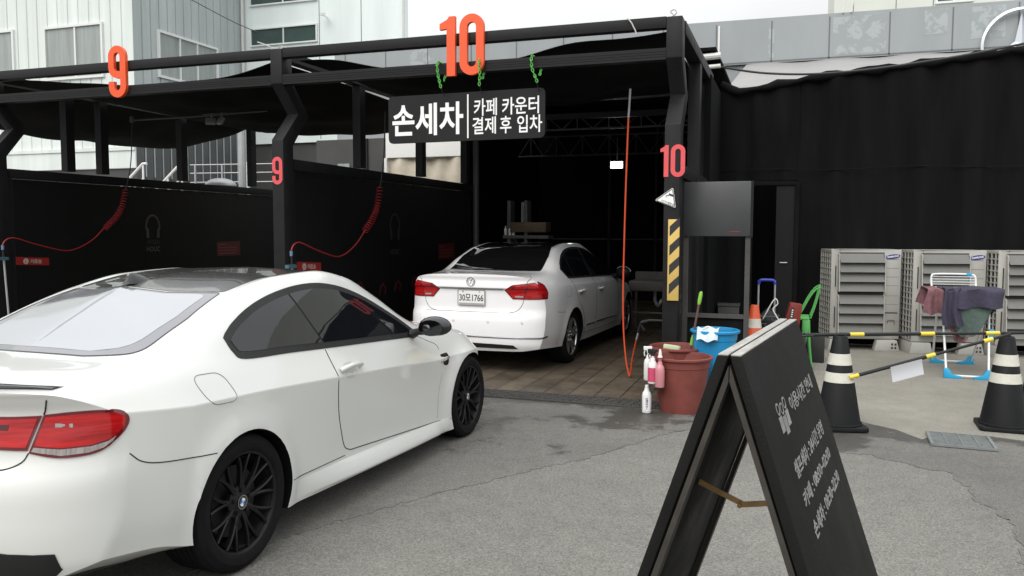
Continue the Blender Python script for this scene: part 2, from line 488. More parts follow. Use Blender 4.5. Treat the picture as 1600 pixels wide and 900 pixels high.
# ------------------------------------------------------------------ car materials
PAINT = mat('pearl_white_paint', (.66, .67, .645), .35, coat=1., noise=.012, nscale=1.5)
PAINT2 = mat('white_paint', (.86, .855, .865), .35, coat=1., noise=.012, nscale=1.5)
BLACKPL = mat('black_plastic', (.014, .014, .015), .5, rvar=.08, nscale=30, spec=.35)
WELL = mat('wheel_well', (.006, .006, .006), .95, spec=.1)
GLASS = mat('tinted_glass', (.006, .007, .009), .02, spec=.5, ior=1.52, coat=.0)
REARGLASS = mat('filmed_rear_glass', (.40, .41, .43), .09, metal=.55, spec=1., ior=1.8, stretch=(1, 60, 60), rvar=.03, nscale=1.)
GLASSBAND = mat('glass_frit_band', (.20, .20, .22), .12, ior=1.8, metal=.45, coat=.3)
CARBON = mat('dusty_black_roof', (.035, .034, .033), .22, coat=.7, col2=(.075, .073, .07), nscale=60)
BLACKROOF = mat('gloss_black_roof', (.01, .01, .011), .12, coat=.6)
GLOSSBLK = mat('gloss_black', (.012, .012, .014), .15, coat=.5)
SEAM = mat('panel_gap', (.02, .02, .02), .9)
SOFTSEAM = mat('soft_gap', (.22, .22, .215), .7)
TYRE = mat('tyre_rubber', (.008, .008, .0085), .85, spec=.15, noise=.25, nscale=25)
BLACKRIM = mat('black_rim', (.006, .006, .0065), .42, spec=.35, noise=.2, nscale=40)
SILVRIM = mat('silver_rim', (.55, .56, .58), .28, metal=.85, noise=.08, nscale=20)
DISC = mat('brake_dark', (.008, .008, .008), .6, noise=.3, nscale=15)
CHROME = mat('chrome', (.75, .76, .78), .12, metal=1.)
REDL = mat('red_lamp', (.26, .004, .006), .12, coat=.8, col2=(.58, .012, .014), nscale=3, stretch=(1, 1, 18))
REDD = mat('dark_red_lamp', (.13, .006, .012), .2, coat=1.)
CLEARL = mat('clear_lamp', (.42, .39, .38), .15, coat=1., col2=(.22, .19, .19), nscale=10, stretch=(12, 1, 1))
BLUE = mat('emblem_blue', (.03, .12, .32), .3, coat=.5)
WHITE = mat('white_plastic', (.78, .78, .76), .4, noise=.03, nscale=10)
INK = mat('black_ink', (.02, .02, .022), .6)

# ------------------------------------------------------------------ ground
def ground_mat(name, c1, c2, fine, rough, patch=None, wet=False, pscale=.35):
    m = bpy.data.materials.new(name); m.use_nodes = True; t = m.node_tree; b = t.nodes['Principled BSDF']; N = t.nodes.new; L = t.links.new
    co = N('ShaderNodeTexCoord'); src = co.outputs['Object']
    def noise(sc, det=5, ro=.6):
        n = N('ShaderNodeTexNoise'); n.inputs['Scale'].default_value = sc; n.inputs['Detail'].default_value = det; n.inputs['Roughness'].default_value = ro; L(src, n.inputs['Vector']); return n.outputs['Fac']
    def ramp(f, p0, p1, a, bb):
        r = N('ShaderNodeValToRGB'); r.color_ramp.elements[0].position = p0; r.color_ramp.elements[1].position = p1
        r.color_ramp.elements[0].color = (*a, 1); r.color_ramp.elements[1].color = (*bb, 1); L(f, r.inputs[0]); return r.outputs[0]
    def mixc(f, a, bb, mode='MIX'):
        x = N('ShaderNodeMix'); x.data_type = 'RGBA'; x.blend_type = mode
        if isinstance(f, float): x.inputs['Factor'].default_value = f
        else: L(f, x.inputs['Factor'])
        L(a, x.inputs[6]); L(bb, x.inputs[7]); return x.outputs[2]
    base = ramp(noise(pscale, 6), .36, .66, c1, c2)
    # aggregate: pale and dark stones
    vo = N('ShaderNodeTexVoronoi'); vo.inputs['Scale'].default_value = fine; L(src, vo.inputs['Vector'])
    stone = ramp(vo.outputs['Color'], .12, .9, (.68, .68, .68), (1.36, 1.35, 1.30))
    base = mixc(1.0, base, stone, 'MULTIPLY')
    grit = ramp(noise(fine*.45, 2), .35, .7, (.9, .9, .9), (1.1, 1.1, 1.09)); base = mixc(1.0, base, grit, 'MULTIPLY')
    mid = ramp(noise(5., 6, .7), .36, .64, (.92, .92, .92), (1.06, 1.06, 1.06)); base = mixc(1.0, base, mid, 'MULTIPLY')
    rr = None
    spots = ramp(noise(1.7, 8, .7), .64, .78, (1, 1, 1), (.86, .855, .85)); base = mixc(1.0, base, spots, 'MULTIPLY')
    # hairline cracks
    vc = N('ShaderNodeTexVoronoi'); vc.feature = 'DISTANCE_TO_EDGE'; vc.inputs['Scale'].default_value = .21
    wv = N('ShaderNodeVectorMath'); wv.operation = 'ADD'; nz = N('ShaderNodeTexNoise'); nz.inputs['Scale'].default_value = 2.6; nz.inputs['Detail'].default_value = 6; L(src, nz.inputs['Vector'])
    sc_ = N('ShaderNodeVectorMath'); sc_.operation = 'SCALE'; sc_.inputs['Scale'].default_value = .55; L(nz.outputs['Color'], sc_.inputs[0]); L(src, wv.inputs[0]); L(sc_.outputs[0], wv.inputs[1]); L(wv.outputs[0], vc.inputs['Vector'])
    ck = ramp(vc.outputs['Distance'], .0012, .0035, (.7, .69, .68), (1, 1, 1)); base = mixc(.22, base, ck, 'MULTIPLY')
    if wet:
        # damp marks that spread from the drain
        sx = N('ShaderNodeSeparateXYZ'); L(src, sx.inputs[0])
        mr = N('ShaderNodeMapRange'); mr.inputs['From Min'].default_value = 4.2; mr.inputs['From Max'].default_value = 7.3; mr.inputs['To Min'].default_value = -.16; mr.inputs['To Max'].default_value = .10; L(sx.outputs['Y'], mr.inputs['Value'])
        ad = N('ShaderNodeMath'); ad.operation = 'ADD'; L(noise(1.15, 7, .62), ad.inputs[0]); L(mr.outputs[0], ad.inputs[1])
        wm = ramp(ad.outputs[0], .555, .60, (0, 0, 0), (1, 1, 1))
        dk = N('ShaderNodeMix'); dk.data_type = 'RGBA'; dk.blend_type = 'MULTIPLY'; dk.inputs['Factor'].default_value = 1.; dk.inputs[7].default_value = (.55, .54, .53, 1); L(base, dk.inputs[6])
        base = mixc(wm, base, dk.outputs[2])
        rr = ramp(wm, 0, 1, (rough,)*3, (.42,)*3)
    L(base, b.inputs['Base Color'])
    if rr is not None: L(rr, b.inputs['Roughness'])
    else: b.inputs['Roughness'].default_value = rough
    bp = N('ShaderNodeBump'); bp.inputs['Strength'].default_value = .55; bp.inputs['Distance'].default_value = .004; L(vo.outputs['Distance'], bp.inputs['Height']); L(bp.outputs[0], b.inputs['Normal'])
    return m
ASPH = ground_mat('asphalt_worn', (.142, .139, .129), (.186, .181, .167), 130, .9)
ASPH2 = ground_mat('asphalt_old', (.112, .110, .104), (.160, .156, .146), 150, .85, wet=True, pscale=.6)
CONC = ground_mat('concrete_slab', (.215, .205, .180), (.285, .272, .242), 260, .8, pscale=.7)
def sheet(name, poly, z, m):
    n = len(poly); q = MB(); q.add([V3(x, y, z) for x, y in poly], [tuple(range(n))])
    if z > 0: q.add([V3(x, y, z) for x, y in poly]+[V3(x, y, .0005) for x, y in poly], [(i, (i+1) % n, n+(i+1) % n, n+i) for i in range(n)])
    o = q.build(name, m, smooth=False); o['kind'] = 'structure'; return o
sheet('asphalt_ground', [(-160, -160), (160, -160), (160, 200), (-160, 200)], 0, ASPH)
rnd = random.Random(3)
edge = [(-2.9, 2.4), (-2.527, 3.704), (-2.314, 4.14), (-1.96, 4.811), (-1.608, 5.342), (-1.267, 5.878), (-1.092, 6.271), (-.93, 6.62), (-.7, 6.9), (-.2, 6.75), (.25, 6.45), (.72, 6.45), (1.02, 6.15), (1.21, 5.35), (1.16, 4.7), (1.09, 4.2), (1.02, 3.6), (1.0, 2.2), (1.1, .5)]
ed = []
for a, b in zip(edge[:-1], edge[1:]):
    n_ = max(3, int(hypot(b[0]-a[0], b[1]-a[1])/.035))
    for k in range(n_): t = k/n_; wob = .05*sin(len(ed)*.23)+.03*sin(len(ed)*.71+1); ed.append((a[0]+(b[0]-a[0])*t+wob*.4+rnd.uniform(-.022, .022), a[1]+(b[1]-a[1])*t+wob+rnd.uniform(-.022, .022)))
sheet('asphalt_patch', ed+[(3.2, .5), (9, 3), (9, 7.49), (-12, 7.49), (-12, 2.0)], .004, ASPH2)
slab = [(-1.1, 8.02), (.1, 8.0), (.45, 7.62), (.62, 7.55), (.85, 7.38), (1.02, 7.08), (1.16, 7.31), (1.56, 7.38), (1.78, 7.30), (3.2, 7.25), (9, 7.2), (9, 13.6), (-1.1, 13.6)]
sheet('concrete_slab', slab, .008, CONC)
# washing floor: brown pavers, damp
def paver_mat():
    m = bpy.data.materials.new('damp_pavers'); m.use_nodes = True; t = m.node_tree; b = t.nodes['Principled BSDF']; N = t.nodes.new; L = t.links.new
    co = N('ShaderNodeTexCoord'); sx = N('ShaderNodeSeparateXYZ'); L(co.outputs['Object'], sx.inputs[0])
    def mth(op, a_, b_): k = N('ShaderNodeMath'); k.operation = op; L(a_, k.inputs[0]); k.inputs[1].default_value = b_; return k.outputs[0]
    cell = mth('DIVIDE', sx.outputs['X'], .262); fr_ = mth('FRACT', cell, 0); fl = mth('FLOOR', cell, 0)
    gap = N('ShaderNodeMath'); gap.operation = 'COMPARE'; L(fr_, gap.inputs[0]); gap.inputs[1].default_value = .5; gap.inputs[2].default_value = .473
    wn = N('ShaderNodeTexWhiteNoise'); wn.noise_dimensions = '1D'; L(fl, wn.inputs['W'])
    cc = N('ShaderNodeValToRGB'); cc.color_ramp.elements[0].color = (.078, .064, .047, 1); cc.color_ramp.elements[1].color = (.122, .099, .072, 1); L(wn.outputs['Value'], cc.inputs[0])
    br = N('ShaderNodeMix'); br.data_type = 'RGBA'; br.inputs[6].default_value = (.022, .019, .016, 1); L(gap.outputs[0], br.inputs['Factor']); L(cc.outputs[0], br.inputs[7])
    def noise(sc, d=5): n = N('ShaderNodeTexNoise'); n.inputs['Scale'].default_value = sc; n.inputs['Detail'].default_value = d; n.inputs['Roughness'].default_value = .65; L(co.outputs['Object'], n.inputs['Vector']); return n.outputs['Fac']
    x = N('ShaderNodeMix'); x.data_type = 'RGBA'; x.blend_type = 'MULTIPLY'; x.inputs['Factor'].default_value = 1
    r = N('ShaderNodeValToRGB'); r.color_ramp.elements[0].position = .3; r.color_ramp.elements[1].position = .72; r.color_ramp.elements[0].color = (.55, .55, .56, 1); r.color_ramp.elements[1].color = (1.3, 1.25, 1.15, 1); L(noise(3.), r.inputs[0])
    g = N('ShaderNodeValToRGB'); g.color_ramp.elements[0].color = (.7, .7, .7, 1); g.color_ramp.elements[1].color = (1.3, 1.3, 1.3, 1); g.color_ramp.elements[0].position = .35; g.color_ramp.elements[1].position = .65; L(noise(90., 2), g.inputs[0])
    y = N('ShaderNodeMix'); y.data_type = 'RGBA'; y.blend_type = 'MULTIPLY'; y.inputs['Factor'].default_value = 1
    L(br.outputs[2], x.inputs[6]); L(r.outputs[0], x.inputs[7]); L(x.outputs[2], y.inputs[6]); L(g.outputs[0], y.inputs[7]); L(y.outputs[2], b.inputs['Base Color'])
    q = N('ShaderNodeMapRange'); q.inputs['From Min'].default_value = .35; q.inputs['From Max'].default_value = .65; q.inputs['To Min'].default_value = .35; q.inputs['To Max'].default_value = .8; L(noise(2.2), q.inputs['Value']); L(q.outputs[0], b.inputs['Roughness'])
    bp = N('ShaderNodeBump'); bp.inputs['Strength'].default_value = .5; bp.inputs['Distance'].default_value = .01; L(gap.outputs[0], bp.inputs['Height']); L(bp.outputs[0], b.inputs['Normal'])
    return m
sheet('washing_floor', [(-16, 7.80), (-1.1, 7.83), (-1.1, 19.2), (-16, 19.2)], .006, paver_mat())

# ------------------------------------------------------------------ structure materials
STEEL = mat('charcoal_steel', (.0145, .0145, .016), .5, noise=.14, nscale=6, rvar=.08, spec=.2)
NET = mat('black_net', (.0075, .0078, .008), .95, noise=.3, nscale=1.2, spec=.08, stretch=(3, 3, .35))
NETR = mat('black_shade_net', (.010, .010, .0105), .95, noise=.35, nscale=3, bump=.2, bscale=60, spec=.1)
VINYL = mat('black_vinyl', (.008, .0085, .009), .5, noise=.15, nscale=2, spec=.25)
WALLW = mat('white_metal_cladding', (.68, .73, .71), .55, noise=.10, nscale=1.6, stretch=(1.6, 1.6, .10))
WALLS = mat('shaded_side_cladding', (.42, .46, .46), .55, noise=.12, nscale=1.6, stretch=(1.6, 1.6, .10))  # greyer copy of the white cladding, the side face's shade in its colour
WALLD = mat('net_dimmed_cladding', (.10, .105, .105), .6, noise=.1, nscale=2)  # dark tone paints the dimming under and through the nets
WINF = mat('window_frame_white', (.72, .74, .73), .4)
PANE = mat('curtained_pane', (.30, .33, .32), .10, ior=1.5, noise=.16, nscale=3, stretch=(2.2, 2.2, .15))
PANEG = mat('green_pane', (.045, .075, .068), .06, ior=1.5, noise=.15, nscale=2)
CLAD = mat('pale_panel_cladding', (.72, .79, .78), .5, noise=.07, nscale=1.2, stretch=(1.2, 1.2, .12))
GREYP = mat('grey_panel', (.30, .325, .335), .5, noise=.07, nscale=1.2, stretch=(1, 1, .25))
PEEL = mat('peeling_paint', (.30, .325, .335), .6, col2=(.37, .405, .415), nscale=5.5)
for n_ in PEEL.node_tree.nodes:
    if n_.type == 'VALTORGB': n_.color_ramp.elements[0].position = .485; n_.color_ramp.elements[1].position = .53
JOINT = mat('panel_joint', (.14, .15, .155), .7)
ROOFM = mat('pale_roof_sheet', (.25, .245, .24), .6, noise=.07, nscale=1.5)
SHADEW = mat('shaded_grey_wall', (.06, .06, .06), .8, noise=.15, nscale=1)  # shade under the nets put into the wall colour
PVC = mat('white_pvc', (.6, .6, .58), .4, noise=.05)
ALU = mat('grey_aluminium', (.42, .43, .44), .4, metal=.3, noise=.06)

# ------------------------------------------------------------------ wash bay frame
fr = thing('wash_bay_frame', 'charcoal steel frame of the wash bays with kinked front columns and double beams', 'canopy frame', (0, 8.3, 0))
prof = [(0, 0), (0, 2.72), (.33, 3.06), (0, 3.375), (0, 3.777), (.21, 3.777), (.21, 3.43), (.55, 3.06), (.21, 2.665), (.21, 0)]
for x0 in (-1.232, -5.867, -10.50):
    m = MB(); m.prism(prof, lambda u, v, d: V3(d, u, v), x0, x0+.156); m.build('column', STEEL, fr, bevel=.006)
for x0, x1 in ((-5.709, -1.234), (-10.342, -5.869)):
    m = MB(); m.bb(x0, x1, .008, .12, 3.672, 3.784); m.build('beam', STEEL, fr, bevel=.005)
    m = MB(); m.bb(x0, x1, .008, .12, 3.362, 3.476)
    for z in (3.395, 3.42, 3.445): m.bb(x0, x1, .004, .0085, z-.004, z+.004)
    m.build('beam', STEEL, fr, bevel=0)
    # rafters across the bay and a ridge tie
    for y in (2.2, 4.1, 6.05):
        m = MB(); m.bar((x0, y, 3.70), (x1, y, 3.70), .08, .10); m.build('rafter', STEEL, fr)
for xc, yend, posts in ((-5.79, 6.1, (1.94, 3.95, 5.86)), (-10.42, 6.1, (1.30, 1.95, 3.75, 5.75))):
    m = MB(); m.bb(xc-.07, xc+.07, .22, yend, 3.665, 3.776); m.build('side_beam', STEEL, fr)
    for y in posts:
        m = MB(); m.bb(xc-.06, xc+.06, y-.075, y+.075, 2.53, 3.66); m.build('post', STEEL, fr)
m = MB(); m.bb(-1.22, -1.066, .215, 3.25, 3.64, 3.776); m.build('side_beam', STEEL, fr, bevel=.004)
for y in (1.75, 2.95):
    m = MB(); m.bb(-1.21, -1.072, y-.09, y+.09, 0, 3.635); m.build('post', STEEL, fr, bevel=.004)

# partitions between the bays
def partition(label, xc, y0, y1, top):
    t = thing('bay_partition', label, 'partition', (xc, y0, 0), 0, 'black partitions between the wash bays')
    L = y1-y0
    m = MB(); m.bb(-.06, .06, 0, L, top-.13, top); m.build('top_rail', STEEL, t, bevel=.004)
    m = MB(); m.bb(-.018, .018, .08, L-.02, .10, top-.138); m.build('panel', VINYL, t)
    m = MB(); m.bb(-.03, .03, 0, .06, 0, top-.135); m.build('frame_post', STEEL, t); m = MB(); m.bb(-.03, .03, L-.06, L, 0, top-.135); m.build('frame_post', STEEL, t)
    m = MB()
    y = .15
    while y < L-.1:
        m.cyl((.022, y, top-.185), (.04, y+.01, top-.11), .005, n=5); y += .32
    m.build('hook_row', STEEL, t)['kind'] = 'stuff'
    return t
p10 = partition('black partition between bays 9 and 10, left of the white saloon', -5.79, 8.55, 14.4, 2.51)
p9 = partition('black partition on the far left side of bay 9', -10.42, 8.55, 15.6, 2.50)
pr = partition('short black partition behind the grey board, beside the right column', -1.14, 8.55, 11.1, 2.34)
HL = mat('faded_logo', (.10, .10, .10), .6); HL2 = mat('dim_logo', (.035, .035, .036), .6)
REDS = mat('red_sign', (.30, .022, .018), .45, noise=.1, nscale=6); REDF = mat('faded_red_print', (.10, .010, .010), .5)
def partition_print(t, k, bright):
    """logo and small signs on the bay side (+x) of a partition; y measured from the front"""
    X = .0195; fn = lambda u, v, d: V3(X+d, u, v); hl = HL if bright else HL2
    cy, cz = 2.72, 1.70
    m = MB(); m.stroke([(cy+.155*cos(a), cz+.20*sin(a)) for a in [pi*(-.08+i*1.16/20) for i in range(21)]], .034, fn, 0, .003)
    for s in (-1, 1): m.prism(rpoly([(cy+s*.150, cz-.02, .02), (cy+s*.150, cz-.19, .03), (cy+s*.085, cz-.19, .03), (cy+s*.105, cz-.02, .02)]), fn, 0, .004)
    m.build('headphone_logo', hl, t)
    text_mesh('logo_lettering', 'WASH', HL2 if bright else VINYL, t, (X, cy, 1.44), (0, 1, 0), (0, 0, 1), w=.30, h=.085, ext=.003, bold=.02)
    text_mesh('logo_lettering', 'HOLIC', hl, t, (X, cy, 1.325), (0, 1, 0), (0, 0, 1), w=.31, h=.085, ext=.003, bold=.02)
    m = MB(); m.prism(rpoly([(.08, 1.265, .01), (.62, 1.235, .01), (.62, 1.125, .01), (.08, 1.15, .01)]), fn, 0, .006); s = m.build('foam_brush_sign', REDS, t)
    m = MB(); m.cyl((X+.006, .235, 1.197), (X+.009, .235, 1.197), .042, n=20); m.build('brush_symbol', mat('sign_pale', (.5, .45, .43), .5), s)
    text_mesh('sign_lettering', '거품솔', MATS['sign_pale'], s, (X+.006, .40, 1.192), (0, 1, -.03), (0, 0, 1), w=.19, h=.062, ext=.002, bold=.01)
    text_mesh('symbol_tick', 'L', REDS, s, (X+.009, .235, 1.197), (0, 1, 0), (0, 0, 1), w=.03, h=.035, ext=.002)
    m = MB(); m.prism(rpoly([(4.35, 1.42, .01), (5.05, 1.43, .01), (5.05, 1.15, .01), (4.35, 1.15, .01)]), fn, 0, .004); r = m.build('notice_board', REDF, t)
    m = MB()
    for z, y1 in ((1.37, 4.62), (1.31, 4.95), (1.255, 4.95), (1.20, 4.9)): m.bb(X+.004, X+.006, 4.40, y1, z-.012, z+.012)
    m.build('notice_lines', mat('notice_print', (.22, .05, .05), .5), r)
    rr = random.Random(k)
    m = MB()
    for i in range(6):
        y = 1.7+i*.55+rr.uniform(-.1, .1); z = .78+rr.uniform(-.05, .05)
        m.stroke([(y-.10, z-.06), (y-.05, z+.06), (y+.02, z+.10), (y+.10, z+.03), (y+.07, z-.06)], .035, fn, 0, .003)
    m.build('faded_print', REDF, t)
partition_print(p10, 1, False); partition_print(p9, 2, True)
for ch, z in (('S', .98), ('U', .82)):
    text_mesh('lettering', ch, HL, pr, (.0195, .28, z), (0, 1, 0), (0, 0, 1), w=.12, h=.12, ext=.003, bold=.01)

# sagging shade nets
def shade_net(label, x0, x1, y0, y1, zf, zb, sag):
    m = MB()
    def f(u, v):
        x = x0+(x1-x0)*u; y = y0+(y1-y0)*v
        z = zf[0](u)*(1-v)+zb(u)*v-sag*sin(pi*v)*(sin(pi*u)**.7)*1.0+.03*sin(v*pi*6)*sin(pi*u)+.015*sin(u*19+v*7)
        return V3(x, y, z)
    m.grid(f, 40, 40)
    o = m.build('shade_net', NETR, angle=80, solid=.008); return tag(o, label, 'shade net', 'black shade nets over the wash bays')
shade_net('black shade net sagging over bay 10, above the saloon', -5.55, -1.23, 8.43, 11.6,
          [pchip([(0, 3.65), (.1, 3.62), (.36, 3.47), (.6, 3.5), (.8, 3.62), (1, 3.66)])], lambda u: 3.62-.10*sin(pi*u), .16)
shade_net('black shade net of the next bay to the left, seen above the far partition', -15.0, -10.55, 8.43, 14.4,
          [lambda u: 3.66-.12*sin(pi*u)], lambda u: 3.83-.42*sin(pi*u)**.9, .10)
shade_net('black shade net sagging over bay 9, behind the orange number 9', -10.30, -5.90, 8.43, 14.4,
          [pchip([(0, 3.66), (.18, 3.64), (.5, 3.50), (.75, 3.49), (1, 3.66)])], lambda u: 3.64-.10*sin(pi*u)**1.0, .03)

# dark hall behind bay 10
hall = thing('rear_hall', 'black netted hall closing the back of bay 10 behind the saloon', 'shed', (-3.4, 14.4, 0))
m = MB(); m.bb(-2.55, 2.36, 4.72, 4.80, 0, 4.1); m.build('back_wall', NET, hall)
m = MB(); m.bb(-2.55, -2.47, .02, 4.71, 0, 4.1); m.build('side_wall', NET, hall); m = MB(); m.bb(2.27, 2.35, -3.3, 4.71, 0, 3.70); m.build('side_wall', NET, hall)
m = MB(); m.bb(-2.40, 2.36, -2.85, 4.80, 4.105, 4.15); m.build('roof', NET, hall)
TR = mat('dull_steel_tube', (.10, .10, .099), .5, noise=.2, nscale=4)
for y, zt, zb in ((.35, 3.78, 3.52), (3.1, 3.72, 3.30)):
    m = MB(); m.tube([(-2.46, y, zt), (2.26, y, zt)], .02, 6); m.tube([(-2.46, y, zb), (2.26, y, zb)], .02, 6)
    n = 8
    for i in range(n):
        xa = -2.46+4.72*i/n; xb = -2.46+4.72*(i+1)/n; xm = (xa+xb)/2
        m.tube([(xa, y, zb), (xm, y, zt)], .011, 5); m.tube([(xm, y, zt), (xb, y, zb)], .011, 5); m.tube([(xm, y, zt), (xm, y, zb)], .011, 5)
    m.build('truss', TR, hall)
m = MB(); m.tube([(-2.46, 4.66, 1.45), (2.26, 4.66, 1.45)], .018, 6); m.build('wall_rail', TR, hall)
for x, y in ((1.95, 1.2), (-.7, 4.62), (.4, 4.62)):
    m = MB(); m.tube([(x, y, 0), (x, y, 4.1)], .035, 8); m.build('post', mat('dark_tube', (.03, .03, .031), .5), hall)
m = MB(); m.tube([(-5.69, 14.46, 0), (-5.69, 14.46, 3.6)], .058, 12); o = m.build('round_post', mat('round_post_paint', (.075, .075, .078), .4), None); tag(o, 'round dark post standing at the rear end of the partition left of the saloon', 'post')

# black net wall on the right with its door
mw = thing('net_wall', 'tall black net curtain wall behind the air conditioning units', 'net wall', (0, 12.7, 0))
tp = pchip([(-1.06, 3.86), (-.9, 3.76), (-.75, 3.74), (-.39, 3.79), (.48, 3.905), (1.3, 3.965), (2.1, 4.03), (2.9, 4.11), (4, 4.2), (7, 4.3)])
def curtain(x0, x1, za, zb, nx, nz, amp=.03):
    def f(u, v):
        x = x0+(x1-x0)*u; a = za(x); b = zb(x)
        return V3(x, amp*sin(x*7.3+.6*sin(x*3.1))+amp*.5*sin(x*17+v*2)+.012*sin(v*9+x*2), a+(b-a)*v)
    return f
Z0 = lambda x: .02
m = MB(); m.grid(curtain(-1.06, -.60, Z0, tp, 16, 20), 16, 24); m.grid(curtain(.06, 7, Z0, tp, 16, 20), 160, 24); m.grid(curtain(-.60, .06, lambda x: 2.40, tp, 1, 1), 20, 12)
m.build('curtain', NET, mw, angle=80, solid=.01)
m = MB(); m.tube([V3(-1.06+8.06*i/60, -.03+.012*sin(i*1.7), tp(-1.06+8.06*i/60)-.02+.012*sin(i*2.3)) for i in range(61)], [.05+.018*sin(i*1.3) for i in range(61)], 8); m.build('rolled_hem', NETR, mw, angle=80)
m = MB(); m.tube([V3(-1.06+8.06*i/60, -.048, 2.55+.015*sin(i*.4)) for i in range(61)], .006, 5); m.build('seam', NETR, mw)
m = MB(); m.bb(-.62, -.56, -.05, .05, 0, 2.38); m.bb(.03, .09, -.05, .05, 0, 2.38); m.bb(-.56, .03, -.05, .05, 2.33, 2.39); m.build('door_frame', NETR, mw)
m = MB(); m.bb(-.23, .025, -.02, .02, .04, 2.32); d_ = m.build('door', mat('black_door', (.0095, .0095, .01), .6, spec=.25), mw)
m = MB(); m.tube([V3(-.16, -.02, 1.19), V3(-.16, -.06, 1.19), V3(-.06, -.06, 1.19), V3(-.06, -.02, 1.19)], .008, 6); m.build('handle', ALU, d_)
m = MB(); m.bb(-1.2, .3, 1.6, 1.65, 0, 3.6); m.bb(-1.06, -.98, .1, 1.6, 0, 3.6); m.build('dark_recess', NET, mw)

# ------------------------------------------------------------------ buildings behind
def ribbed(mb, p, q, z0, z1, pitch, depth=.03, gw=.05, out=(0, -1)):
    """sheet-metal cladding: flat pans with narrow vertical grooves"""
    p = Vector((*p, 0)); q = Vector((*q, 0)); L = (q-p).length; d = (q-p)/L; o = Vector((*out, 0)); pts = [p]
    x = pitch
    while x < L-gw:
        pts += [p+d*(x-gw/2), p+d*(x-gw/4)-o*depth, p+d*(x+gw/4)-o*depth, p+d*(x+gw/2)]; x += pitch
    pts.append(q); n = len(pts)
    mb.add([v+V3(0, 0, z0) for v in pts]+[v+V3(0, 0, z1) for v in pts], [(i, i+1, n+i+1, n+i) for i in range(n-1)])
A = thing('clad_building', 'white corrugated metal building with large windows behind bay 9', 'building', (-18.05, 19, 0))
m = MB(); ribbed(m, (-14, 0), (0, 0), 4.05, 14, .40); m.build('front_wall', WALLW, A, smooth=False)
m = MB(); m.bb(-14, 0, -.04, .0, 3.45, 4.05); m.bb(-14, -.0, -.08, -.0405, 3.95, 4.05); m.build('base_course', WALLW, A)
m = MB(); m.bb(-14, -.02, .02, .3, 0, 3.44); m.build('base_wall', SHADEW, A)
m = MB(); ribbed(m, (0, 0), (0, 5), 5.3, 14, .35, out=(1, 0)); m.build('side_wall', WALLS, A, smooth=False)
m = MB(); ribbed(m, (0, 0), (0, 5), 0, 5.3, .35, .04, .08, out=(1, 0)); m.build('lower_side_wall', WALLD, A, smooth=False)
m = MB()
y = .35
while y < 4.9: m.bb(.002, .03, y-.012, y+.012, 3.2, 5.3); y += .35
m.build('rib_row', WALLS, A)['kind'] = 'stuff'
def window(parent, x0, x1, z0, z1, fn, mulls, pm, fwid=.07):
    m = MB()
    def b(u0, u1, v0, v1, d0, d1): P = [fn(u, v, d) for d in (d0, d1) for v in (v0, v1) for u in (u0, u1)]; m.add(P, [(0, 1, 3, 2), (4, 6, 7, 5), (0, 4, 5, 1), (2, 3, 7, 6), (0, 2, 6, 4), (1, 5, 7, 3)])
    b(x0, x1, z0, z0+fwid, -.02, .07); b(x0, x1, z1-fwid, z1, -.02, .07); b(x0, x0+fwid, z0+fwid, z1-fwid, -.02, .07); b(x1-fwid, x1, z0+fwid, z1-fwid, -.02, .07)
    for k in mulls: x = x0+(x1-x0)*k; b(x-fwid*.4, x+fwid*.4, z0+fwid, z1-fwid, -.01, .05)
    f = m.build('window', WINF, parent)
    m = MB(); b(x0+fwid*.5, x1-fwid*.5, z0+fwid*.5, z1-fwid*.5, -.015, .015); m.build('pane', pm, f)
    return f
fnA = lambda u, v, d: V3(u, -d, v)
window(A, -3.31, -1.06, 6.10, 7.68, fnA, (.53,), PANE); window(A, -6.9, -4.52, 6.35, 7.72, fnA, (.5,), PANE)
window(A, .93-.0, 3.62, 6.2, 7.60, lambda u, v, d: V3(d, u, v), (.35, .64), PANE)
m = MB(); m.tube([(.1, 4.85, 4), (.1, 4.85, 12)], .05, 8); m.build('drain_pipe', PVC, A)
Bd = thing('office_block', 'pale panelled office block with green glass window bands behind bay 10', 'building', (-18, 24, 0))
m = MB(); m.bb(.0, 6.04, 0, .4, 4.6, 16); m.build('wall', CLAD, Bd, smooth=False)
m = MB(); m.bb(0, 6.0, .1, .4, 0, 4.59); m.build('base_wall', SHADEW, Bd)
for z0, z1 in ((7.90, 8.50), (9.25, 10.1), (10.9, 11.7)): window(Bd, .28, 2.92, z0, z1, fnA, (.5,), PANEG, .045)
m = MB()
for x in (2.98, 4.55): m.bb(x-.012, x+.012, -.006, -.0005, 4.7, 15.9)
m.build('joint', JOINT, Bd)
m = MB(); m.tube([(6.1, -.05, 4.6), (6.1, -.05, 16)], .04, 8); m.build('drain_pipe', PVC, Bd)
m = MB(); m.bar((3.3, -.02, 8.66), (3.3, -.25, 8.66), .03, .03); m.bar((3.22, -.25, 8.70), (3.42, -.42, 8.66), .09, .08); o = m.build('security_camera', WHITE, Bd)

